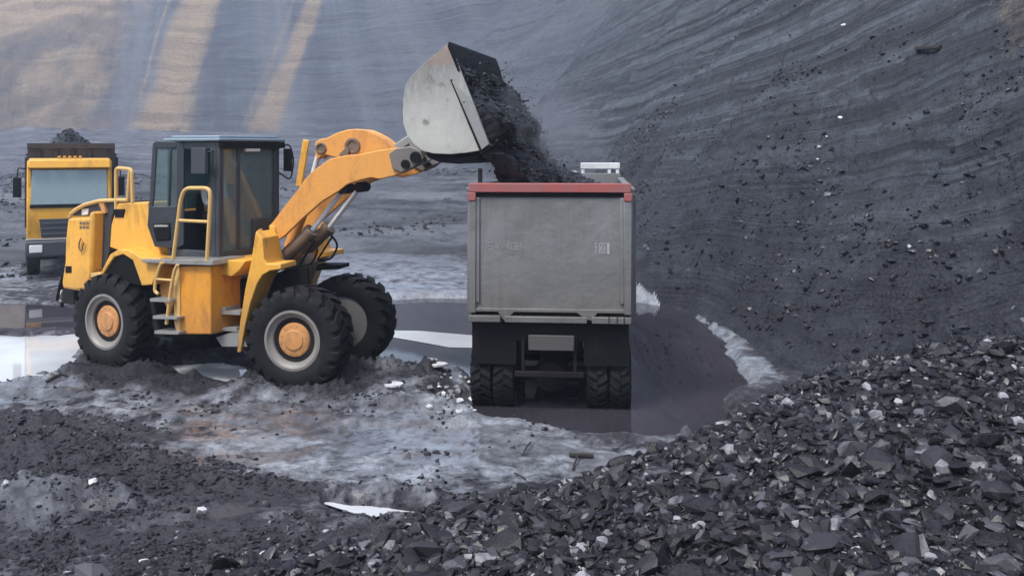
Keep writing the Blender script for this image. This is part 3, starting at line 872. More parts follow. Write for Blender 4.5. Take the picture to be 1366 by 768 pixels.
RF.pr(m, [(288, 450), (318, 440), (330, 462), (296, 462)], .9, .4)
m.build('front_step', M_steel, loader)
# tall handrail at the door
m = L(); m.tube(*rtube(RF, [(231, 346), (241, 266), (247, 251), (279, 251), (281, 262), (276, 348)], 1.2, .032, .12)); m.tube(*rtube(RF, [(239, 294), (279, 296)], 1.2, .026))
m.build('door_handrail', M_cream, loader)

# cab
U0, U1, WN, WFAR, ZB, ZT = 1.05, 2.16, .72, -.60, 1.90, 3.84
m = L()
def bar(u0, w0, z0, u1, w1, z1, a=.09, b_=.09, mb=None):
    (mb or m).beam(RF.P(u0, w0, z0), RF.P(u1, w1, z1), a, b_, (RF.h[0], RF.h[1], 0) if abs(z1 - z0) > .2 else (0, 0, 1))
Uc = 2.04                                               # rear edge of the side window, front edge of the doorway
for (u, w_, t) in ((U0, WN, .10), (U0, WFAR, .10), (U1, WFAR, .11), (U1, WN, .10), (Uc + .03, WN, .12)):
    bar(u, w_, ZB, u, w_, ZT, t, t)
bar(U1, .30, ZB, U1, .30, ZT, .08, .05)
for z in (ZB + .06, ZT - .06):
    for (a0, a1) in (((U0, WN), (U1, WN)), ((U0, WFAR), (U1, WFAR)), ((U0, WN), (U0, WFAR)), ((U1, WN), (U1, WFAR))):
        bar(a0[0], a0[1], z, a1[0], a1[1], z, .09, .14)
RF.box(m, U0, U1, WN - .02, WFAR + .02, ZB, ZB + .06)
RF.box(m, U0, U0 + .06, WN, WFAR, ZB, ZB + .75)
RF.box(m, U0, U1, WFAR - .0, WFAR + .05, ZB, ZB + .55)
RF.box(m, U1 - .03, U1 + .05, -.02, WFAR - .03, ZB, ZB + .62)
cab = m.build('cab', M_cab, loader, .015)
m = L(); RF.box(m, U0 - .07, U1 + .12, WN + .12, WFAR - .14, ZT, ZT + .055); RF.box(m, U0 + .02, U1 + .02, WN + .02, WFAR - .05, ZT + .05, ZT + .1)
m.build('roof', M_roof, cab, .02)
m = L(); RF.box(m, U1 + .06, U1 + .13, WN + .08, WFAR - .12, ZT - .11, ZT - .003); m.build('sun_visor', M_dark, cab, .01)
m = L(); RF.box(m, U1 + .055, U1 + .11, .22, -.12, ZT - .17, ZT - .115); m.build('work_lamp', M_lampg, cab, .01)
def pane(u0, w0, u1, w1, z0, z1, par, nm='window', t=.012):
    q = L(); q.beam(RF.P(u0, w0, (z0 + z1) / 2), RF.P(u1, w1, (z0 + z1) / 2), t, z1 - z0); return q.build(nm, M_glass, par, smooth=0)
pane(U1, WN - .04, U1, .33, ZB + .13, ZT - .12, cab)
pane(U1, .27, U1, WFAR + .05, ZB + .13, ZT - .12, cab)
pane(U0 + .05, WFAR, U1 - .05, WFAR, ZB + .58, ZT - .12, cab)
pane(U0, WN - .05, U0, WFAR + .05, ZB + .78, ZT - .12, cab)
# open door swung back
hd = RF.P(1.36, WN + .05, 0); dd = (RF.P(.93, 1.0, 0) - hd); dw_ = dd.length; dd = dd.normalized(); dn = Vector((-dd.y, dd.x, 0))
def dpt(px, py):
    k = (px - CX) / F; q = (k * hd.y - hd.x) / (dd.x - k * dd.y); p = hd + dd * q
    return Vector((p.x, p.y, HC - (py - HZ) * p.y / F))
def dprism(mb, pts, t0, t1):
    o = [dpt(*p) for p in pts]; mb.prism([p + dn * t0 for p in o], [p + dn * t1 for p in o])
m = L()
ring_o = [(246, 190), (208, 189), (204, 193), (200, 262), (197, 300), (207, 329), (240, 331), (246, 326)]
ring_i = [(236, 198), (211, 197), (209, 201), (206, 262), (204, 274), (232, 278), (236, 276)]
dprism(m, [(246, 189), (236, 189), (236, 331), (246, 326)], -.025, .025)
dprism(m, [(236, 189), (208, 188), (204, 192), (207, 198), (236, 198)], -.025, .025)
dprism(m, [(204, 192), (210, 198), (206, 262), (204, 276), (199, 275), (200, 262)], -.025, .025)
dprism(m, [(199, 275), (236, 275), (236, 331), (207, 329), (197, 301)], -.025, .025)
dprism(m, [(226, 198), (229, 198), (227, 275), (224, 275)], -.03, .03)
door = m.build('door', M_cab, cab, .012)
m = L(); dprism(m, [(236, 198), (210, 198), (206, 262), (204, 275), (236, 275)], -.006, .006); m.build('window', M_glass, door, smooth=0)
m = L(); dprism(m, [(204, 298), (228, 297), (229, 320), (209, 321)], -.045, .045); m.build('door_panel', M_chas, door, .02)
m = L(); dprism(m, [(207, 300), (226, 300), (226, 303), (207, 303)], -.06, .06); m.build('handle', M_steel, door, .01)
# mirror by the doorway and mirror on the far front corner
m = L(); c = RF.P(1.98, WN + .22, 3.52); q = RF.hv(.16); e = Vector((0, 0, .21))
m.hexa([c - q - e, c + q - e, c + q - e + RF.nv(.07), c - q - e + RF.nv(.07), c - q + e, c + q + e, c + q + e + RF.nv(.07), c - q + e + RF.nv(.07)]); m.tube([c + e * .5, RF.P(2.1, WN + .05, 3.7)], .018, 6)
m.build('mirror', M_cab, cab, .03)
m = L(); c = RF.P(U1 + .12, WFAR - .20, 3.52)
m.beam(c + Vector((0, 0, -.2)), c + Vector((0, 0, .2)), .05, .15); m.tube(rounded([RF.P(U1 + .05, WFAR - .02, 3.72), RF.P(U1 + .16, WFAR - .2, 3.82), RF.P(U1 + .2, WFAR - .27, 3.5), RF.P(U1 + .18, WFAR - .2, 3.15), RF.P(U1, WFAR, 3.35)], .1), .016, 6)
m.build('mirror', M_dark, cab, .02)
# seat, wheel, console
m = L(); RF.box(m, 1.18, 1.58, .28, -.20, 2.28, 2.42); RF.box(m, 1.12, 1.22, .26, -.18, 2.40, 2.95); RF.box(m, 1.2, 1.5, .22, -.14, 1.96, 2.28)
m.build('seat', M_dark, cab, .04)
m = L(); m.lathe(RF.P(1.78, .04, 2.78), RF.hv(.5) * -1 + Vector((0, 0, .8)), [(.19, -.015), (.205, 0), (.19, .015), (.175, 0)], 24, closed=True); m.tube([RF.P(1.9, .04, 2.3), RF.P(1.78, .04, 2.78)], .03); m.beam(RF.P(1.78, -.14, 2.78), RF.P(1.78, .22, 2.78), .03, .02)
m.build('steering_wheel', M_dark, cab)
m = L(); RF.box(m, 1.93, 2.1, .3, -.3, 1.97, 2.35); m.build('console', M_cab, cab, .04)

# front half
b = L(); FF.box(b, -1.65, .05, .36, -.36, .62, 1.25)
b.build('front_frame', M_chas, loader, .02)
for sgn in (1, -1):
    m = L()
    tw = FF.outline([(341, 309), (347, 305), (352, 322), (357, 322), (360, 300), (366, 302), (373, 336), (378, 352), (378, 360), (350, 362), (338, 352)], .58)
    FF.pr(m, tw, .58 * sgn, .50 * sgn, True); t_w = m.build('arm_tower', M_yel, loader, .012)
    m = L(); u, z = FF.uz(354, 318, .58); m.cyl(FF.P(u, .63 * sgn, z), FF.P(u, .4 * sgn, z), .075); m.build('pivot_pin', M_cyl, t_w)
    m = L()
    fo = FF.outline([(341, 309), (350, 318), (352, 345), (356, 352), (374, 352), (375, 359), (360, 361), (350, 367), (343, 378), (334, 404), (327, 434), (321, 470), (316, 470), (320, 430), (327, 385), (335, 348)], 1.2)
    FF.pr(m, fo, 1.2 * sgn, .67 * sgn, True); fd = m.build('front_fender', M_yel, loader, .012)
    m = L()
    fi = FF.outline([(389, 362), (361, 364), (351, 369), (344, 381), (335, 406), (328, 436), (323, 468), (350, 468), (392, 400)], 1.18)
    FF.pr(m, fi, .66 * sgn, .60 * sgn, True)
    if sgn > 0: m.build('wheel_arch', M_dark, fd)
arm_px = [(358, 302), (364, 296), (378, 277), (396, 255), (406, 240), (414, 231), (423, 224), (440, 212), (463, 207), (480, 206), (498, 202), (515, 199), (532, 197), (548, 197), (560, 202), (564, 211), (556, 220), (542, 228), (525, 235), (506, 239), (495, 237), (481, 240), (463, 246), (452, 255), (429, 269), (406, 289), (379, 315), (366, 323)]
arm_uz = FF.outline(arm_px, .54)
P_arm_tip = FF.uz(556, 210, .54)
for sgn in (1, -1):
    m = L(); FF.pr(m, arm_uz, .54 * sgn, .45 * sgn, True)
    la = m.build('lift_arm', M_arm, loader, .012)
    m = L(); FF.pr(m, FF.outline([(519, 205), (528, 198), (548, 195), (562, 201), (566, 212), (552, 224), (536, 231), (524, 226)], .56), .585 * sgn, .42 * sgn, True)
    m.build('arm_end', M_armend, la, .02)
    m = L(); u, z = FF.uz(541, 219, .6); m.cyl(FF.P(u, .63 * sgn, z), FF.P(u, .38 * sgn, z), .07); u, z = P_arm_tip; m.cyl(FF.P(u, .62 * sgn, z), FF.P(u, .38 * sgn, z), .09); m.build('pivot_pin', M_dark, la)
    m = L(); u, z = FF.uz(456, 252, .5); m.cyl(FF.P(u, .50 * sgn, z), FF.P(u, .18 * sgn, z), .09); m.build('cylinder_lug', M_chas, la)
m = L(); FF.box(m, *sorted((FF.uz(470, 228, 0)[0], FF.uz(492, 228, 0)[0])), .45, -.45, FF.uz(470, 232, 0)[1], FF.uz(470, 214, 0)[1]); m.build('cross_tube', M_arm, loader, .04)
# lift cylinders
for sgn in (1, -1):
    a = FF.P(*((lambda q: (q[0], .33 * sgn, q[1]))(FF.uz(375, 347, .33)))); b_ = FF.P(*((lambda q: (q[0], .33 * sgn, q[1]))(FF.uz(416, 308, .33)))); c = FF.P(*((lambda q: (q[0], .33 * sgn, q[1]))(FF.uz(457, 254, .33))))
    m = L(); m.cyl(a, b_, .115, seg=24); m.cyl(b_ - (b_ - a).normalized() * .08, b_ + (b_ - a).normalized() * .02, .13, seg=24); m.lathe(a, FF.nv(), [(.12, -.08), (.12, .08)], 20)
    lc = m.build('lift_cylinder', M_cyl, loader, .01)
    m = L(); m.cyl(b_, c, .042, seg=16); m.build('rod', M_chrome, lc)
    m = L(); o = FF.nv(.06 * sgn); m.tube(rounded([b_ + o + Vector((0, 0, -.12)), b_ + o + Vector((.14, 0, -.3)), b_ + o + Vector((.02, .0, -.55)), a + o + Vector((.2, 0, -.1))], .1), .02, 6); m.tube([b_ + Vector((.05, 0, -.16)), a + Vector((.28, 0, -.12))], .018, 6)
    m.build('hose', M_dark, lc)
# bell crank and tilt cylinder
m = L(); bc = FF.outline([(420, 190), (426, 186), (436, 184), (450, 177), (463, 173), (476, 172), (488, 173), (500, 178), (511, 184), (528, 198), (530, 212), (520, 226), (505, 232), (492, 222), (478, 214), (462, 213), (446, 210), (432, 206), (424, 213), (420, 206)], .16)
FF.pr(m, bc, .16, .04, True); FF.pr(m, bc, -.04, -.16, True); bck = m.build('bell_crank', M_arm, loader, .015)
for px, py, r_ in ((428, 198, .085), (470, 195, .12), (515, 208, .08)):
    m = L(); u, z = FF.uz(px, py, .17); m.lathe(FF.P(u, 0, z), FF.nv(), [(r_ * .4, -.185), (r_ * 1.15, -.185), (r_ * 1.15, .185), (r_ * .75, .187), (r_ * .7, .165), (r_ * .3, .165)], 18); m.build('pivot_pin', M_cyl, bck, .006)
m = L(); u, z = FF.uz(470, 200, .2)
FF.pr(m, [(452, 206), (462, 196), (466, 202), (461, 212), (455, 213)], .24, .12); m.build('crank_bracket', M_cyl, bck, .01)
m = L(); q0 = FF.uz(409, 187, .0); q1 = FF.uz(399, 248, .0); m.beam(FF.P(q0[0], 0, q0[1]), FF.P(q1[0], 0, q1[1]), .12, .10, (1, 0, 0)); m.build('crank_stop', M_yel, loader, .01)
m = L(); q0 = FF.uz(426, 200, .0); q1 = FF.uz(408, 270, .0); q2 = FF.uz(386, 330, 0); m.cyl(FF.P(q1[0], 0, q1[1]), FF.P(q2[0], 0, q2[1]), .10); tc = m.build('tilt_cylinder', M_arm, loader, .01)
m = L(); m.cyl(FF.P(q0[0], 0, q0[1]), FF.P(q1[0], 0, q1[1]), .045); m.build('rod', M_chrome, tc)
m = L(); q0 = FF.uz(515, 208, 0); q1 = FF.uz(560, 178, 0); m.beam(FF.P(q0[0], 0, q0[1]), FF.P(q1[0], 0, q1[1]), .16, .14); m.build('bucket_link', M_steel, loader, .02)
m = L(); FF.pr(m, [(420, 354), (452, 354), (452, 359), (420, 361)], -.7, -1.15); m.build('front_lamp_bracket', M_dark, loader)
m = L(); FF.pr(m, [(378, 352), (402, 340), (410, 352), (404, 372), (396, 392), (380, 388)], .22, -.22); m.build('cross_member', M_cyl, loader, .02)

# bucket
WB = 1.32
side_px = [(600, 57), (585, 69), (563, 87), (549, 101), (541, 113), (538, 130), (537, 150), (538, 166), (543, 180), (551, 192), (563, 201), (578, 205), (600, 206), (622, 204), (640, 201), (653, 193)]
suz = FF.outline(side_px, WB)
m = L()
for sgn in (1, -1): FF.pr(m, suz, WB * sgn, (WB - .04) * sgn, True)
n = len(suz); cu = sum(p[0] for p in suz) / n; cz = sum(p[1] for p in suz) / n
inner = [(u + (cu - u) * .035, z + (cz - z) * .035) for u, z in suz]
vs = []
for (u, z), (iu, iz) in zip(suz, inner):
    vs += [FF.P(u, WB - .02, z), FF.P(u, -WB + .02, z), FF.P(iu, -WB + .02, iz), FF.P(iu, WB - .02, iz)]
fs = []
for i in range(n - 1):
    for k in range(4):
        fs.append((i * 4 + k, i * 4 + (k + 1) % 4, i * 4 + 4 + (k + 1) % 4, i * 4 + 4 + k))
fs += [(0, 1, 2, 3), ((n - 1) * 4 + 3, (n - 1) * 4 + 2, (n - 1) * 4 + 1, (n - 1) * 4)]
m.add(vs, fs)
bucket = m.build('bucket', M_bucket, loader, .008)
for sgn in (1, -1):
    m = L(); so = FF.outline([(603, 108), (607, 112), (626, 130), (645, 172), (653, 192), (643, 200)], WB + .02); FF.pr(m, so, (WB + .045) * sgn, (WB + .004) * sgn, True); m.build('side_cutter', M_steel, bucket, .006)
    m = L(); so = FF.outline([(601, 107), (603, 106), (644, 199), (640, 201)], WB); FF.pr(m, so, (WB + .02) * sgn, (WB + .002) * sgn, True); m.build('weld_strip', M_dark, bucket)
m = L()                                                   # cutting edge along the lower lip, guard along the upper lip
e0 = FF.outline([(640, 201.5), (657, 192.5), (658, 195), (641, 206)], WB); FF.pr(m, e0, WB, -WB, True); m.build('cutting_edge', M_chas, bucket, .006)
m = L(); e0 = FF.outline([(599, 55.5), (602, 60), (614, 95), (611, 96), (597, 62)], WB); FF.pr(m, e0, WB + .01, -WB - .01, True); m.build('spill_guard', M_dark, bucket, .006)
m = L(); e0 = FF.outline([(563, 203), (578, 208), (600, 209), (622, 207), (640, 204), (636, 214), (610, 219), (585, 217), (570, 211)], WB - .05); FF.pr(m, e0, WB - .12, -WB + .12, True); m.build('wear_plate', M_dark, bucket, .01)
for sgn in (1, -1):
    m = L(); e0 = FF.outline([(545, 190), (566, 172), (585, 205), (570, 216), (556, 222), (545, 212)], .45); FF.pr(m, e0, .41 * sgn, .34 * sgn, True); m.build('hinge_plate', M_steel, bucket, .01)

# operator in the cab
def skin(name, joints, bones, mat, parent=None, sub=2, loc=(0, 0, 0)):
    me = bpy.data.meshes.new(name); bm = bmesh.new(); lay = bm.verts.layers.skin.verify()
    vs = []
    for i, (p, r_) in enumerate(joints):
        v = bm.verts.new(Vector(p) - Vector(loc)); v[lay].radius = (r_ if isinstance(r_, tuple) else (r_, r_)); v[lay].use_root = (i == 0); vs.append(v)
    for a0, b0 in bones: bm.edges.new((vs[a0], vs[b0]))
    bm.to_mesh(me); bm.free(); me.materials.append(mat)
    o = bpy.data.objects.new(name, me); COL.objects.link(o)
    if parent: o.parent = parent
    else: o.location = loc
    s_ = o.modifiers.new('skin', 'SKIN'); s_.use_smooth_shade = True
    m_ = o.modifiers.new('sub', 'SUBSURF'); m_.levels = sub; m_.render_levels = sub
    return o


M_skin = dirty('skin', (.36, .20, .13), (.2, .12, .08), .2, 8, .5, bump=.02)
M_shirt = dirty('pale_shirt', (.55, .57, .58), (.3, .3, .3), .3, 5, .8)
M_trous = dirty('dark_trousers', (.03, .035, .05), (.06, .06, .06), .4, 5, .8)
pu = 1.36
PL = RF.P(pu, .04, 2.43)
def pj(u, w_, z): return RF.P(u, w_, z)
J = [(pj(pu - .06, .04, 2.52), .13), (pj(pu - .07, .04, 2.75), .125), (pj(pu - .05, .04, 2.97), .13), (pj(pu - .02, .04, 3.10), .055), (pj(pu + .0, .04, 3.20), .075), (pj(pu + .02, .04, 3.31), .085), (pj(pu + .0, .04, 3.39), .06),
     (pj(pu - .05, .22, 3.0), .06), (pj(pu + .02, .26, 2.78), .045), (pj(pu + .26, .20, 2.74), .035), (pj(pu + .36, .18, 2.80), .03),
     (pj(pu - .05, -.14, 3.0), .06), (pj(pu + .02, -.18, 2.78), .045), (pj(pu + .26, -.12, 2.74), .035), (pj(pu + .36, -.1, 2.80), .03),
     (pj(pu + .02, .14, 2.50), .085), (pj(pu + .36, .16, 2.48), .065), (pj(pu + .40, .16, 2.06), .045), (pj(pu + .52, .16, 2.01), .035),
     (pj(pu + .02, -.06, 2.50), .085), (pj(pu + .36, -.08, 2.48), .065), (pj(pu + .40, -.08, 2.06), .045), (pj(pu + .52, -.08, 2.01), .035),
     (pj(pu + .115, .04, 3.29), .018)]
BN = [(0, 1), (1, 2), (2, 3), (3, 4), (4, 5), (5, 6), (2, 7), (7, 8), (8, 9), (9, 10), (2, 11), (11, 12), (12, 13), (13, 14), (0, 15), (15, 16), (16, 17), (17, 18), (0, 19), (19, 20), (20, 21), (21, 22), (5, 23)]
person = skin('person', J, BN, M_skin, loc=PL)
tag(person, 'operator in a pale shirt and dark cap seated in the loader cab', 'person')
JS = [(p, r_ + .018) for p, r_ in [J[0], J[1], J[2], J[7], J[8], J[9], J[11], J[12], J[13]]]
skin('shirt', JS, [(0, 1), (1, 2), (2, 3), (3, 4), (4, 5), (2, 6), (6, 7), (7, 8)], M_shirt, person, loc=PL)
JT = [(p, r_ + .016) for p, r_ in [J[0], J[15], J[16], J[17], J[19], J[20], J[21]]]
skin('trousers', JT, [(0, 1), (1, 2), (2, 3), (0, 4), (4, 5), (5, 6)], M_trous, person, loc=PL)
m = MB(PL); m.lathe(pj(pu + .015, .04, 3.33), (0, 0, 1), [(.105, 0), (.108, .04), (.09, .09), (.04, .115)], 20); m.beam(pj(pu + .08, .04, 3.345), pj(pu + .2, .04, 3.33), .14, .012); m.build('cap', M_dark, person, smooth=50)

# ------------------------------------------------------------------ dump trucks
def truck_wheel(root, x, y, z, sx, front=False, rt=.52, wd=.30):
    return wheel(root, (0, 0, 0), (x, y, z), (sx, 0, 0), rt, wd, .29, (M_tyre, M_chas, M_chas), 22, .12 if not front else .02, .14)


def make_truck(name, loc, rz, mcab, mbox, medge, mrear, W=1.2, ztop=3.2, zcab=2.9, LB=5.6, hboard=3.25, zw=.5, ya=(1.0, 2.35)):
    root = empty(name, loc, rz)
    b = MB(); b.box(-W, W, .06, LB, 1.27, 1.33)
    for sx in (-1, 1):
        b.box(sx * W - .03, sx * W + .03, .12, LB, 1.25, ztop - .06)
        for k in range(7):
            yk = .5 + k * .8; b.box(min(sx * (W + .025), sx * (W + .095)), max(sx * (W + .025), sx * (W + .095)), yk, yk + .09, 1.3, ztop - .12)
    b.box(-W, W, LB, LB + .06, 1.25, hboard)
    for k in range(5): b.box(-W + .2 + k * .48, -W + .3 + k * .48, LB + .055, LB + .12, 1.3, hboard - .1)
    bed = b.build('truck_bed', mbox, root, .012)
    b = MB()
    for sx in (-1, 1): b.box(sx * W - .06, sx * W + .06, .12, LB, ztop - .063, ztop)
    b.build('bed_rim', medge, bed, .015)
    b = MB()
    for sx in (-1, 1): b.box(sx * .42 - .06, sx * .42 + .06, .3, LB + 2.0, .78, 1.06); b.box(sx * .42 - .05, sx * .42 + .05, .2, LB, 1.06, 1.27)
    for yy in (.35, 1.6, 3.2, 5.0): b.box(-.4, .4, yy, yy + .12, .8, 1.02)
    b.build('chassis', M_chas, root, .01)
    for yy in ya:
        b = MB(); b.cyl((-1.0, yy, zw), (1.0, yy, zw), .11); b.lathe((0, yy, zw), (0, 1, 0), [(.08, -.3), (.23, -.2), (.27, 0), (.23, .2), (.08, .28)], 18)
        b.build('axle', M_chas, root)
        for sx in (-1, 1):
            truck_wheel(root, sx * 1.04, yy, zw, sx); truck_wheel(root, sx * .70, yy, zw, sx)
    for sx in (-1, 1):
        truck_wheel(root, sx * 1.02, LB + .9, zw, sx, True)
    return root


# the truck being loaded, seen from behind
W1 = 1.19
TB = R(5)
truck = make_truck('dump_truck', (.55, 13.74, -.10), -TB, M_white, M_tail, M_tail, None, W1, 3.24, 2.9, 5.6, 3.32, .37, (.66, 2.0))
tag(truck, 'grey dump truck with red-edged tailgate standing in the pool under the loader bucket', 'dump truck')
b = MB(); b.box(-W1 + .09, W1 - .09, .02, .06, 1.46, 3.20)
# lower lip of the tailgate with its two notched hinges
lip = [(-1.10, 1.47), (-1.10, 1.42), (-.76, 1.42), (-.68, 1.30), (-.60, 1.34), (-.52, 1.42), (.40, 1.42), (.53, 1.32), (.62, 1.31), (.70, 1.42), (1.10, 1.42), (1.10, 1.47)]
b.prism([(x, -.02, z) for x, z in lip], [(x, .055, z) for x, z in lip])
tg = b.build('tailgate', M_tail, truck, .008)
for sx in (-1, 1): b = MB(); b.box(sx * (W1 - .05) - .055, sx * (W1 - .05) + .055, -.03, .09, 1.40, 3.06); b.box(sx * (W1 - .13) - .03, sx * (W1 - .13) + .03, -.01, .03, 1.55, 3.1); b.build('corner_post', M_tail, tg, .012)
b = MB()
b.box(-W1, W1, -.04, .10, 3.175, 3.31)
for sx in (-1, 1): b.box(sx * (W1 - .045) - .06, sx * (W1 - .045) + .06, -.045, .105, 3.05, 3.173)
b.build('top_rail', M_red, tg, .012)
b = MB(); b.box(-1.1, 1.1, -.0, .018, 3.11, 3.172); b.build('painted_shadow', M_dark, tg)  # dark strip that paints the shade below the top rail
b = MB(); b.box(-W1, -.72, -.05, .3, 1.27, 1.365); b.box(-.66, .55, -.045, .3, 1.27, 1.36); b.box(.62, W1, -.05, .3, 1.27, 1.365)
b.build('rear_sill', M_tail, truck, .01)
b = MB()
for x0 in (.86, .98, 1.08): b.box(x0, x0 + .012, -.056, -.045, 1.28, 1.40)
b.build('hinge_seam', M_dark, truck)
b = MB()                                                # mudguards and flaps
for sx in (-1, 1):
    a0, a1 = sorted((sx * .5, sx * 1.16))
    b.box(a0, a1, .12, .16, .62, 1.26)
    b.box(a0, a1, .16, 3.1, 1.12, 1.16)
b.build('mud_flap', M_dark, truck)
b = MB(); b.box(-W1 + .03, W1 - .03, .056, .10, 1.28, 1.46); b.box(-1.15, 1.15, .2, .26, 1.02, 1.26); b.box(-.5, .5, .10, .2, .98, 1.26); b.build('rear_cross_beam', M_dark, truck)
b = MB(); b.box(-.31, .36, -.005, .05, .86, 1.08); b.build('number_board', dirty('board_grey', (.075, .07, .07), (.04, .038, .036), .5, 3, .6), truck, .008)
b = MB(); b.box(-.52, .5, .06, .14, .45, .53); b.box(-.42, -.37, .08, .13, .5, 1.05); b.box(.35, .40, .08, .13, .5, 1.05); b.build('under_run_bar', M_chas, truck, .01)
# worn characters stencilled on the tailgate
M_mark = dirty('worn_marking', (.255, .255, .245), (.22, .22, .21), .6, 9, .7)
M_mark2 = dirty('white_marking', (.36, .37, .38), (.3, .3, .3), .4, 9, .6)
def strokes(nm, mt, segs, x0, z0, sc_, th):
    q = MB()
    for (ax_, az, bx, bz) in segs:
        q.beam((x0 + ax_ * sc_, .018, z0 + az * sc_), (x0 + bx * sc_, .018, z0 + bz * sc_), th, .006, (0, 1, 0))
    q.build(nm, mt, tg)
def glyph(c):
    G = {'5': [(0, 1, .6, 1), (0, 1, 0, .5), (0, .5, .6, .5), (.6, .5, .6, 0), (.6, 0, 0, 0)], 'A': [(0, 0, .3, 1), (.3, 1, .6, 0), (.12, .4, .48, .4)], '.': [(.2, .45, .4, .45)],
         '4': [(.45, 0, .45, 1), (.45, 1, 0, .35), (0, .35, .6, .35)], '0': [(0, 0, 0, 1), (0, 1, .6, 1), (.6, 1, .6, 0), (.6, 0, 0, 0)], 'H': [(0, 0, 0, 1), (.6, 0, .6, 1), (0, .5, .6, .5)]}
    return G[c]
for i, ch in enumerate('5A.40H'): strokes('worn_letter', M_mark, glyph(ch), -.90 + i * .085, 2.33, .10, .014)
strokes('white_lettering', M_mark2, [(0, .9, .25, 1), (.12, 1, .12, 0), (-.02, .6, .28, .6), (.45, 0, .45, .95), (.45, .95, 1.15, .95), (.45, .05, 1.1, .05), (.6, .7, 1.0, .7), (.6, .48, 1.0, .48), (.6, .25, 1.0, .25), (.6, .25, .6, .7), (1.0, .25, 1.0, .7)], .66, 2.29, .15, .012)
strokes('white_lettering', M_mark2, [(1.32, 1.0, 1.32, -.08)], .66, 2.29, .15, .035)
# side post, headboard frame, cab
b = MB(); b.box(-W1 - .02, -W1 + .05, 1.2, 1.27, 3.24, 3.5); b.build('side_post', M_steel, truck, .008)
b = MB(); b.box(-1.12, 1.12, 5.85, 7.7, 1.1, 2.85); cb = b.build('cab', M_white, truck, .08)
b = MB(); b.box(-.98, .98, 7.69, 7.72, 1.95, 2.65); b.build('windscreen', M_wind, cb)
b = MB(); b.box(-1.0, 1.0, 7.68, 7.78, .55, 1.1); b.build('bumper', M_white, truck, .03)
fx0, fx1 = .42, 1.14
b = MB()
for (p, q) in (((fx0, 2.6), (fx0, 3.52)), ((fx1, 2.6), (fx1, 3.50)), ((fx1 - .17, 2.9), (fx1 - .17, 3.5))): b.beam((p[0], 5.95, p[1]), (q[0], 5.95, q[1]), .07, .07, (0, 1, 0))
b.box(fx0 - .05, fx1 + .05, 5.90, 6.0, 3.40, 3.53)
b.box(fx0 + .08, fx1 - .2, 5.93, 5.97, 2.9, 3.30)
b.build('headboard_frame', M_white, truck, .015)
b = MB(); b.lathe((fx0 - .2, 5.9, 3.22), (0, -1, .2), [(.02, 0), (.13, .01), (.14, .04), (.02, .06)], 18); b.build('work_lamp', M_lampg, truck)

# the waiting yellow truck, seen from the front
fc = Vector(((93 - CX) / F * 27.4, 27.4, 0)); fw = Vector((.40, -.917, 0)); rz = math.atan2(-fw.x, fw.y)
zf = float(height(np.array([fc.x]), np.array([fc.y]))[0])
LT = 7.75
loc = fc - fw * LT
truck2 = make_truck('dump_truck', (loc.x, loc.y, zf - .02), rz, M_tyel, M_tbox, M_tbox, None, 1.24, 3.6, 3.4, 5.6, 3.92)
tag(truck2, 'yellow cabbed dump truck with a heaped load waiting behind the loader', 'dump truck')
b = MB()
pr = [(5.75, .95), (7.62, .95), (7.74, 1.15), (7.74, 2.05), (7.58, 3.2), (7.45, 3.42), (5.75, 3.42)]
cw_ = 1.13
b.prism([(-cw_, y, z) for y, z in pr], [(cw_, y, z) for y, z in pr]); cb = b.build('cab', M_tyel, truck2, .05)
b = MB(); v0 = Vector((0, 7.745, 2.13)); v1 = Vector((0, 7.605, 3.12))
b.hexa([(-1.02, 7.70, 2.13), (1.02, 7.70, 2.13), (1.02, 7.755, 2.13), (-1.02, 7.755, 2.13), (-1.0, 7.57, 3.14), (1.0, 7.57, 3.14), (1.0, 7.615, 3.14), (-1.0, 7.615, 3.14)]); b.build('windscreen', M_wind2, cb, .01)
b = MB(); b.box(-1.04, 1.04, 7.738, 7.775, 2.04, 2.14); b.build('wiper_panel', M_dark, cb)
b = MB(); b.hexa([(-1.12, 7.40, 3.22), (1.12, 7.40, 3.22), (1.12, 7.80, 3.18), (-1.12, 7.80, 3.18), (-1.08, 7.40, 3.48), (1.08, 7.40, 3.48), (1.08, 7.72, 3.44), (-1.08, 7.72, 3.44)]); vs_ = b.build('visor', M_tyel, cb, .04)
for k in range(5): b = MB(); b.box(-.32 + k * .14, -.24 + k * .14, 7.55, 7.65, 3.47, 3.54); b.build('marker_lamp', M_tyel, vs_, .01)
b = MB(); b.hexa([(-.74, 7.735, 1.18), (.74, 7.735, 1.18), (.74, 7.775, 1.18), (-.74, 7.775, 1.18), (-.80, 7.735, 1.72), (.80, 7.735, 1.72), (.80, 7.775, 1.72), (-.80, 7.775, 1.72)])
for k in range(3): b.box(-.74, .74, 7.775, 7.80, 1.27 + k * .15, 1.30 + k * .15)
b.build('grille', M_cab, cb, .01)
b = MB(); b.box(-1.16, 1.16, 7.45, 7.85, .62, 1.10); bp = b.build('bumper', M_cab, truck2, .06)
b = MB(); b.box(-1.15, 1.15, 7.5, 7.84, 1.102, 1.16); b.build('bumper_trim', M_steel, bp, .01)
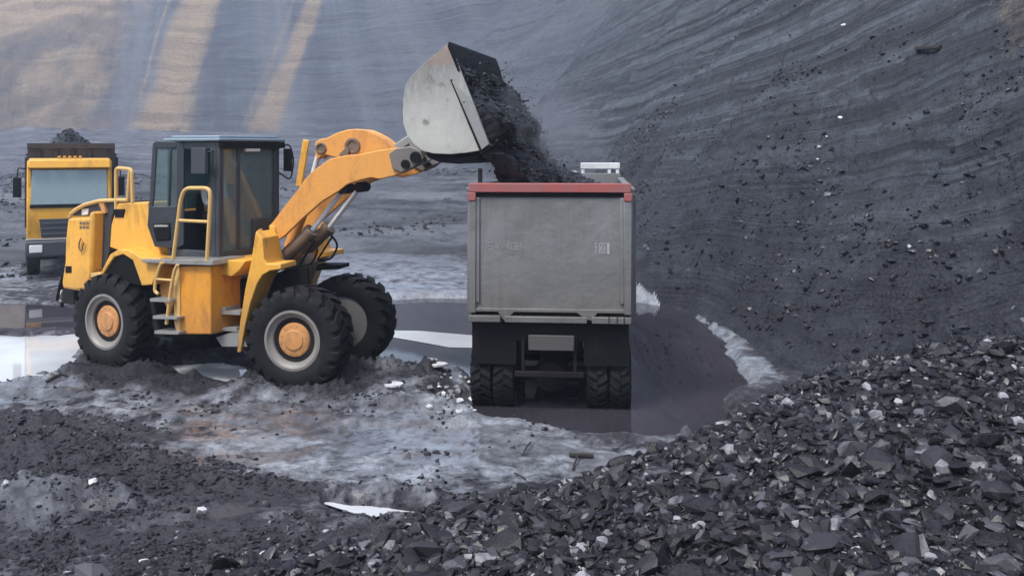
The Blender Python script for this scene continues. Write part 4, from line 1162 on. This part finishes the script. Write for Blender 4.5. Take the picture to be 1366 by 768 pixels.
for sx in (-1, 1):
    b = MB(); b.box(sx * .88 - .17, sx * .88 + .17, 7.84, 7.87, .76, .98); b.build('headlight', M_lampg, bp, .02)
    b = MB(); b.tube(rounded([(sx * 1.12, 7.3, 3.15), (sx * 1.36, 7.5, 3.2), (sx * 1.38, 7.52, 2.9)], .08), .02, 6); b.box(sx * 1.38 - .11, sx * 1.38 + .11, 7.49, 7.56, 2.35, 2.92); b.build('mirror', M_dark, cb, .02)
    b = MB(); b.box(min(sx * 1.132, sx * 1.145), max(sx * 1.132, sx * 1.145), 6.5, 7.45, 2.2, 3.05); b.build('side_window', M_wind, cb)
    b = MB(); b.box(sx * 1.06 - .04, sx * 1.06 + .04, 7.60, 7.66, 2.2, 3.2); b.build('cab_pillar', M_tyel, cb, .01)
b = MB(); b.box(-1.24, 1.24, LT - 2.1 + .1, LT - 2.1 + .16, 3.76, 3.925); b.build('headboard_rim', M_tbox, truck2, .01)

# ------------------------------------------------------------------ coal
def hull(seed, flat):
    g = np.random.default_rng(seed)
    n_ = 13 if seed % 2 else 24
    p = g.normal(size=(n_, 3)); p /= np.linalg.norm(p, axis=1)[:, None]
    p *= g.uniform(.75, 1.05, (n_, 1)); p *= np.array([1.0, g.uniform(.55, .85), flat])
    bm = bmesh.new()
    for q in p: bm.verts.new(q)
    r_ = bmesh.ops.convex_hull(bm, input=bm.verts)
    bmesh.ops.delete(bm, geom=[v for v in r_['geom_interior'] if isinstance(v, bmesh.types.BMVert)], context='VERTS')
    bmesh.ops.recalc_face_normals(bm, faces=bm.faces)
    bm.verts.ensure_lookup_table(); bm.verts.index_update()
    vs = np.array([v.co[:] for v in bm.verts]); fs = np.array([[v.index for v in f.verts] for f in bm.faces])
    bm.free()
    return vs, fs


TPL = [hull(100 + k, f) for k, f in enumerate((.22, .3, .35, .42, .5, .28, .6, .7, .38, .25, .55, .33))]


def rot(n, tilt, g):
    az = g.uniform(0, 2 * np.pi, n); ti = np.abs(g.normal(0, tilt, n)); sp = g.uniform(0, 2 * np.pi, n)
    def rz_(a): c, s2 = np.cos(a), np.sin(a); z = np.zeros_like(a); return np.stack([np.stack([c, -s2, z], -1), np.stack([s2, c, z], -1), np.stack([z, z, z + 1], -1)], -2)
    def rx_(a): c, s2 = np.cos(a), np.sin(a); z = np.zeros_like(a); return np.stack([np.stack([z + 1, z, z], -1), np.stack([z, c, -s2], -1), np.stack([z, s2, c], -1)], -2)
    return rz_(az) @ rx_(ti) @ rz_(sp)


def scatter(name, pts, sizes, tilt, mat, seed=3, extra=None):
    g = np.random.default_rng(seed); n = len(pts); rm = rot(n, tilt, g); ti = g.integers(0, len(TPL), n)
    V = []; Fc = []; base = 0
    if extra is not None:
        V.append(extra[0]); Fc.append(extra[1]); base = len(extra[0])
    for k, (tv, tf) in enumerate(TPL):
        sel = np.where(ti == k)[0]
        if not len(sel): continue
        vv = np.einsum('nij,vj->nvi', rm[sel], tv) * sizes[sel][:, None, None] + pts[sel][:, None, :]
        ff = tf[None] + (np.arange(len(sel)) * len(tv))[:, None, None] + base
        V.append(vv.reshape(-1, 3)); Fc.append(ff.reshape(-1, 3)); base += len(sel) * len(tv)
    return np_mesh(name, np.concatenate(V), np.concatenate(Fc), mat, False)


def zat(x, y): return height(np.asarray(x), np.asarray(y))


# foreground pile: small pieces as one mass, the largest lumps one by one
def pile_points(n, g, xlo=-7, xhi=9, ylo=6.6, yhi=14.2):
    x = g.uniform(xlo, xhi, n * 4); y = ylo + (yhi - ylo) * g.random(n * 4) ** 1.25
    px = CX + F * x / y; d = toe_dist(x, y)[0]
    ph = pile_h(x, y)
    dens = sstep(.0, .06, ph) * np.where(x < .2, .45 + .55 * sstep(-4.2, -.5, x), 1.0)
    ok = (g.random(n * 4) < dens) & (px > -60) & (px < 1950) & (d < .6)
    i = np.where(ok)[0][:n]
    return x[i], y[i]


g = np.random.default_rng(5)
x, y = pile_points(40000, g, -7, 11.5)
sz = np.where(g.random(len(x)) < .62, .010 + .026 * g.random(len(x)), .030 + .085 * g.random(len(x)) ** 1.8)
p = np.stack([x, y, zat(x, y) + sz * .15], -1)
# loose bits on the dirt at the left and along the wet mud
x2 = g.uniform(-7.5, 3, 16000); y2 = 7.2 + 7.0 * g.random(16000) ** 1.3
cl = fbm(x2 * .9, y2 * .9, 3, 61) + .25 * sstep(11, 8.6, y2)
i = np.where((cl > .06 + .3 * g.random(16000)) & (pile_h(x2, y2) < .05))[0]
x2, y2 = x2[i], y2[i]; s2 = .008 + .055 * g.random(len(i)) ** 3
p2 = np.stack([x2, y2, zat(x2, y2) + s2 * .1], -1)
x3 = g.uniform(-7.5, 1.5, 30000); y3 = 7.6 + 5.6 * g.random(30000) ** 1.2
dk = poly_sd(x3, y3, [gpt(*q) for q in ((-300, 540), (90, 545), (220, 590), (320, 625), (450, 655), (640, 664), (640, 700), (400, 790), (-300, 790))])
c3 = fbm(x3 * .8, y3 * 1.1, 4, 66)
i = np.where((dk + .4 * c3 > 0) & (c3 + .15 > .6 * g.random(30000)) & (pile_h(x3, y3) < .05))[0][:4800]
x3, y3 = x3[i], y3[i]; sm_ = poly_sd(x3, y3, [gpt(*q) for q in ((270, 668), (330, 654), (440, 662), (490, 688), (400, 708), (280, 700))]) + .12 * fbm(x3 * 2, y3 * 2, 3, 68)
k_ = np.where((sm_ < 0) | (g.random(len(x3)) < .06))[0]; x3, y3 = x3[k_], y3[k_]
wa = g.integers(0, 5, 1500); an = g.uniform(0, 6.283, 1500); ra_ = np.abs(g.normal(.85, .38, 1500)) + .1
x3 = np.concatenate([x3, np.array([q[0] for q in WHEELS_AT])[wa] + ra_ * np.cos(an) * 1.15]); y3 = np.concatenate([y3, np.array([q[1] for q in WHEELS_AT])[wa] + ra_ * np.sin(an)])
s3 = .012 + .055 * g.random(len(x3)) ** 2.5
p3 = np.stack([x3, y3, zat(x3, y3) + s3 * .05], -1)
k_ = np.where(p3[:, 2] > -.09)[0]; p3, s3 = p3[k_], s3[k_]
o = scatter('dirt_clods', p3, s3, .6, M_clod, 4)
tag(o, 'dark dirt clods strewn over the lower left bank and round the loader tyres', 'dirt clods', kind='stuff')
o = scatter('coal_rubble', np.concatenate([p, p2]), np.concatenate([sz, s2]), .75, M_coal, 3)
tag(o, 'small broken coal and slate covering the foreground heap and the dirt beside it', 'coal rubble', kind='stuff')

me_t = []
for k, (tv, tf) in enumerate(TPL):
    mm = bpy.data.meshes.new('coal_lump'); mm.from_pydata(tv.tolist(), [], tf.tolist()); mm.materials.append(M_coal_big); me_t.append(mm)
x, y = pile_points(620, np.random.default_rng(77), yhi=12.6)
k_ = np.where((CX + F * x / y < 1400) & (CX + F * x / y > -20) & (HZ + F * (HC - zat(x, y)) / y < 790))[0][:298]; x, y = x[k_], y[k_]
zz = zat(x, y); rm = rot(len(x), .55, np.random.default_rng(78)); gs = np.random.default_rng(79)
for k in range(len(x)):
    o = bpy.data.objects.new('coal_lump', me_t[k % len(me_t)]); COL.objects.link(o)
    s_ = .112 + .115 * gs.random() ** 2.2
    mt_ = Matrix(rm[k].tolist()).to_4x4()
    o.matrix_world = Matrix.Translation((x[k], y[k], zz[k] + s_ * .12)) @ mt_ @ Matrix.Diagonal((s_, s_, s_, 1))
    tag(o, 'larger angular slab of coal lying on the foreground rubble heap', 'coal lump', 'larger lumps on the foreground coal heap')


# dusty coal pouring out of the bucket
def pour():
    inn = FF.outline([(603, 78), (613, 98), (626, 128), (641, 165), (654, 194), (656, 215), (660, 236), (668, 262)], 1.1)
    outr = FF.outline([(604, 80), (616, 96), (634, 118), (660, 152), (672, 184), (690, 214), (712, 240), (722, 264)], 1.1)
    wid = [1.26, 1.26, 1.26, 1.26, 1.22, 1.12, 1.02, .95]
    n = 64; k = 22
    t = np.linspace(0, 7, n)
    I = np.stack([np.interp(t, range(8), [q[j] for q in inn]) for j in (0, 1)], -1)
    O = np.stack([np.interp(t, range(8), [q[j] for q in outr]) for j in (0, 1)], -1)
    Wd = np.interp(t, range(8), wid)
    V = []
    for a_ in range(n):
        row = []
        for j in range(k): row.append((O[a_], 1 - 2 * j / (k - 1), 1.0))
        for j in range(k): row.append((I[a_], -1 + 2 * j / (k - 1), -1.0))
        for (q, wf, sg_) in row:
            wv = wf * Wd[a_]
            nz = float(fbm(np.array([wv * 2.2 + sg_ * 9]), np.array([q[1] * 2.2]), 4, 71)[0]); nz2 = float(fbm(np.array([wv * 9 + sg_ * 5]), np.array([q[1] * 7]), 3, 72)[0])
            ed = 1 - abs(wf) ** 4
            u_ = q[0] + sg_ * ((.26 * nz + .08 * nz2) * min(1, a_ / 8) + .10 * ed * min(1, a_ / 10))
            V.append(FF.P(u_, wv + .06 * nz, q[1] + .06 * nz)[:])
    m2 = 2 * k; Fc = []
    for a_ in range(n - 1):
        for j in range(m2):
            j2 = (j + 1) % m2
            Fc.append((a_ * m2 + j, a_ * m2 + j2, (a_ + 1) * m2 + j2)); Fc.append((a_ * m2 + j, (a_ + 1) * m2 + j2, (a_ + 1) * m2 + j))
    V = np.array(V); Fc = np.array(Fc)
    gg = np.random.default_rng(8)
    sel = gg.integers(0, len(V), 5200)
    sel = sel[(sel % m2) < k + 2]
    P = V[sel] + gg.normal(0, .025, (len(sel), 3))
    S = .008 + .045 * gg.random(len(sel)) ** 2.2
    fl = gg.integers(0, len(V), 3200)                    # loose bits in the air round the stream
    P2 = V[fl] + gg.normal(0, 1, (len(fl), 3)) * np.array([.13, .10, .12]) + np.array([.07, 0, -.04])
    S2 = .006 + .026 * gg.random(len(fl)) ** 3
    keep = P2[:, 2] > 3.2
    return np.concatenate([P, P2[keep]]), np.concatenate([S, S2[keep]]), (V, Fc)


P, S, ex = pour()
o = scatter('pouring_coal', P, S, 1.2, M_coal_dark, 9, ex)
tag(o, 'dark crumbling coal pouring from the tilted bucket into the truck bed', 'coal', kind='stuff')


def heap(name, mx, cx_, cy_, rx, ry, hgt, zb, n, seed, lab, mat, szr=.06):
    """coal heap inside a truck bed; mx is the truck's matrix"""
    NX, NY = 48, 60
    u_ = np.linspace(-1, 1, NX); v_ = np.linspace(-1, 1, NY); U, V = np.meshgrid(u_, v_)
    X = cx_ + U * rx; Y = cy_ + V * ry
    rad = np.hypot(U * .95, V * .9)
    Z = zb + hgt * np.clip(1 - rad, 0, 1) ** 1.05 + .10 * fbm(X * 2, Y * 2, 4, seed) - .25 * sstep(.8, 1.0, np.maximum(np.abs(U), np.abs(V)))
    vs = np.stack([X, Y, Z], -1).reshape(-1, 3); id_ = np.arange(NX * NY).reshape(NY, NX)
    t1 = np.stack([id_[:-1, :-1], id_[:-1, 1:], id_[1:, 1:]], -1).reshape(-1, 3); t2 = np.stack([id_[:-1, :-1], id_[1:, 1:], id_[1:, :-1]], -1).reshape(-1, 3)
    gg = np.random.default_rng(seed); sel = gg.integers(0, len(vs), n)
    o = scatter(name, vs[sel] + gg.normal(0, .01, (n, 3)), .012 + szr * gg.random(n) ** 2.4, .9, mat, seed, (vs, np.concatenate([t1, t2])))
    o.matrix_world = mx
    tag(o, lab, 'coal heap')
    return o


bpy.context.view_layer.update()
heap('coal_heap', truck.matrix_world.copy(), .05, 2.4, 1.1, 2.2, .62, 2.95, 2600, 15, 'fresh coal heap filling the bed of the grey dump truck', M_coal_dark)
heap('coal_heap', truck2.matrix_world.copy(), .10, 3.9, 1.15, 1.6, 1.05, 3.42, 1600, 16, 'pointed coal heap showing above the waiting yellow truck', M_coal_dark)

# loose rubble lying on the right-hand slope
g = np.random.default_rng(21)
x = g.uniform(3.5, 22, 90000); y = g.uniform(13, 40, 90000); d_ = toe_dist(x, y)[0]
cl = fbm(x * .5, y * .5, 4, 63)
i = np.where((d_ > .3) & (d_ < 17) & (cl + .35 * sstep(9, .5, d_) > .05 + .55 * g.random(90000)) & (x / y < .62))[0][:15000]
i = i[g.random(len(i)) < .55]
x, y, d_ = x[i], y[i], d_[i]; sz = .014 + .085 * g.random(len(i)) ** 3.6 * (.6 + .6 * sstep(10, 2, d_))
o = scatter('slope_rubble', np.stack([x, y, zat(x, y) + sz * .1], -1), sz, .8, M_coal_mid, 23)
tag(o, 'loose dark rubble scattered over the right-hand pit slope', 'rubble', kind='stuff')
x = g.uniform(-60, 8, 40000); y = 27 + 60 * g.random(40000) ** 1.3
i = np.where((toe_dist(x, y)[0] < 0) & (fbm(x * .18, y * .12, 4, 67) > .02 + .4 * g.random(40000)) & (np.abs(x / y) < .62))[0][:6000]
x, y = x[i], y[i]; sz = .03 + .20 * g.random(len(i)) ** 3.5
o = scatter('rubble', np.stack([x, y, zat(x, y) + sz * .1], -1), sz, .6, M_clod, 25)
tag(o, 'scattered dark clods and rock on the flat ground behind the machines', 'rubble', kind='stuff')
# unseen bank added behind the viewer to block low sky and deepen shade
gx, gy = np.meshgrid(np.linspace(-120, 120, 121), np.linspace(-60, -4.5, 40)); dq = np.maximum(0, -11 - gy + 2 * fbm(gx * .08, gy * .08, 3, 64))
gz = -.25 + 22 * (1 - np.exp(-dq / 22)) + .5 * fbm(gx * .3, gy * .3, 4, 65) * sstep(0, 3, dq); idq = np.arange(gx.size).reshape(gx.shape)
qd = np.stack([idq[:-1, :-1], idq[:-1, 1:], idq[1:, 1:], idq[1:, :-1]], -1).reshape(-1, 4)
o = np_mesh('hillside', np.stack([gx, gy, gz], -1).reshape(-1, 3), qd, M_fines)
tag(o, 'unseen dark bank added behind the viewer to block low sky', None, kind='structure')
# dust hanging round the falling coal
def dust():
    b = NB('coal_dust'); co = b.n('TexCoord').outputs['Object']
    n = b.noise(co, 1.6, 5, .6, .4)
    ln = b.n('VectorMath', {0: co}, operation='LENGTH').outputs['Value']
    co2 = b.n('TexCoord').outputs['Generated']
    q = b.n('VectorMath', {0: b.n('VectorMath', {0: co2, 1: (.5, .5, .5)}, operation='SUBTRACT').outputs[0]}, operation='LENGTH').outputs['Value']
    den = b.math('MULTIPLY', b.ramp(n, .40, .70), b.ramp(q, .5, .12))
    v = b.n('VolumePrincipled', {'Color': (.42, .44, .5), 'Density': b.math('MULTIPLY', den, 1.9), 'Anisotropy': .1})
    b.t.links.new(v.outputs[0], b.out.inputs['Volume'])
    c = Vector((.45, 15.2, 3.75))
    m = MB(c); m.lathe(c + Vector((0, 0, -1.15)), (0, 0, 1), [(.3, 0), (.8, .25), (1.15, .8), (1.15, 1.4), (.8, 2.0), (.3, 2.35)], 24)
    o = m.build('dust', b.m, smooth=0); o.location = c
    tag(o, 'thin grey dust drifting round the falling coal above the truck', 'dust', kind='stuff')
dust()

# ------------------------------------------------------------------ small things on the ground
def stone(px, py, size, lab, seed, mat=M_stone, grp=None, name='stone', flat=.6):
    X, Y = gpt(px, py)
    z = float(zat(np.array([X]), np.array([Y]))[0])
    vs, fs = hull(500 + seed, flat)
    mm = bpy.data.meshes.new(name); mm.from_pydata((vs * size).tolist(), [], fs.tolist()); mm.materials.append(mat)
    o = bpy.data.objects.new(name, mm); COL.objects.link(o)
    o.location = (X, Y, max(z, -.08) + size * flat * .4); o.rotation_euler = (0, 0, seed * 1.7)
    tag(o, lab, 'stone', grp)
    return o


stone(124, 656, .075, 'lone white pebble on the dark dirt at the lower left', 1)
stone(355, 746, .075, 'rounded white stone at the bottom among dark coal bits', 2)
stone(7, 655, .06, 'small pale stone at the left edge of the dark dirt', 3)
stone(190, 743, .055, 'flat white chip at the bottom left of the dirt', 4, flat=.3)
stone(268, 680, .09, 'pale tan stone half sunk in the dark mud', 5)
gw = np.random.default_rng(31)
k = 0
for _ in range(46):
    px, py = gw.uniform(572, 634), gw.uniform(503, 549)
    stone(px, py, gw.uniform(.03, .085), 'pale wet stone in the cluster beside the left wheels of the grey truck', 20 + _, grp='pale stones beside the truck wheels', mat=M_stone if _ % 5 < 2 else M_stoned, flat=gw.uniform(.5, .8))
for j, (px, py, l_, wd_, lab) in enumerate(((574, 475, .32, .10, 'white flat slab in the dark water left of the grey truck'), (583, 502, .40, .12, 'long white slab at the edge of the stones by the truck'), (525, 525, .36, .13, 'white slab on the mud just right of the front tyre'))):
    X, Y = gpt(px, py); z = max(float(zat(np.array([X]), np.array([Y]))[0]), -.07)
    b = MB((X, Y, z)); gq = np.random.default_rng(j)
    ol = [(X + math.cos(a_) * l_ * .5 * gq.uniform(.8, 1.05), Y + math.sin(a_) * wd_ * gq.uniform(.8, 1.2)) for a_ in np.linspace(0, 2 * math.pi, 9)[:-1]]
    b.prism([(a_, c_, z - .02) for a_, c_ in ol], [(a_, c_, z + .02) for a_, c_ in ol]); o = b.build('slab', M_stone, None, .006); o.location = (X, Y, z); tag(o, lab, 'stone slab')


def stick(pts, r_, lab, name='branch', cat='branch', mat=M_wood):
    q = []
    for px, py, dz in pts:
        X, Y = gpt(px, py); q.append(Vector((X, Y, float(zat(np.array([X]), np.array([Y]))[0]) + dz)))
    b = MB(q[0]); b.tube(rounded(q, .1, 2), r_, 7); o = b.build(name, mat); o.location = q[0]; tag(o, lab, cat)
    return o


stick([(760, 607, .03), (775, 609, .04), (791, 608, .035)], .028, 'short dark stick lying on the pale wet mud before the truck')
stick([(697, 607, .02), (703, 598, .05), (708, 594, .06)], .010, 'thin twig standing up from the pale mud')
stick([(686, 630, .02), (693, 635, .03), (701, 640, .02)], .010, 'small dark twig lying near the edge of the coal heap')
stick([(62, 514, .02), (80, 510, .03), (95, 506, .02)], .03, 'dark crooked stick in the mud left of the rear tyre')
stick([(764, 628, .03), (768, 617, .05), (772, 610, .06)], .012, 'thin bent twig beside the dark stick on the mud')
# dark plank on the right-hand slope: find where the line of sight meets the slope
def on_slope(px, py):
    Ys = np.linspace(10, 60, 4000); X = (px - CX) * Ys / F; Z = HC - (py - HZ) * Ys / F
    i = np.where(zat(X, Ys) > Z)[0]
    return Vector((X[i[0]], Ys[i[0]], Z[i[0]]))
a = on_slope(1221, 68); c = on_slope(1254, 66)
b = MB(a); b.beam(a + Vector((0, -.05, .05)), c + Vector((0, -.05, .05)), .16, .10); o = b.build('plank', M_wood, None, .02); o.location = a; tag(o, 'dark plank lying on the upper right slope', 'plank')
for j, (px, py, s_) in enumerate(((1121, 157, .08), (1103, 182, .06), (1093, 196, .07), (1091, 213, .06), (1080, 222, .08), (1212, 328, .07), (1125, 33, .09))):
    q = on_slope(px, py); vs, fs = hull(900 + j, .5)
    mm = bpy.data.meshes.new('stone'); mm.from_pydata((vs * s_).tolist(), [], fs.tolist()); mm.materials.append(M_stone); o = bpy.data.objects.new('stone', mm); COL.objects.link(o); o.location = q; o.rotation_euler = (.6, 0, j); tag(o, 'white stone caught on the dark right-hand slope', 'stone', 'white stones on the right slope')

# ------------------------------------------------------------------ air
HAZE = .0011
b = MB(); b.box(-640, 700, -12, 430, -2.5, 62)
hb = NB('haze_air')
pv = hb.n('VolumePrincipled', {'Color': (.70, .80, 1.0), 'Density': HAZE, 'Anisotropy': .2})
hb.t.links.new(pv.outputs[0], hb.out.inputs['Volume'])
if HAZE > 0:
    o = b.build('haze', hb.m, smooth=0); tag(o, 'thin bluish haze filling the pit', None, kind='stuff')
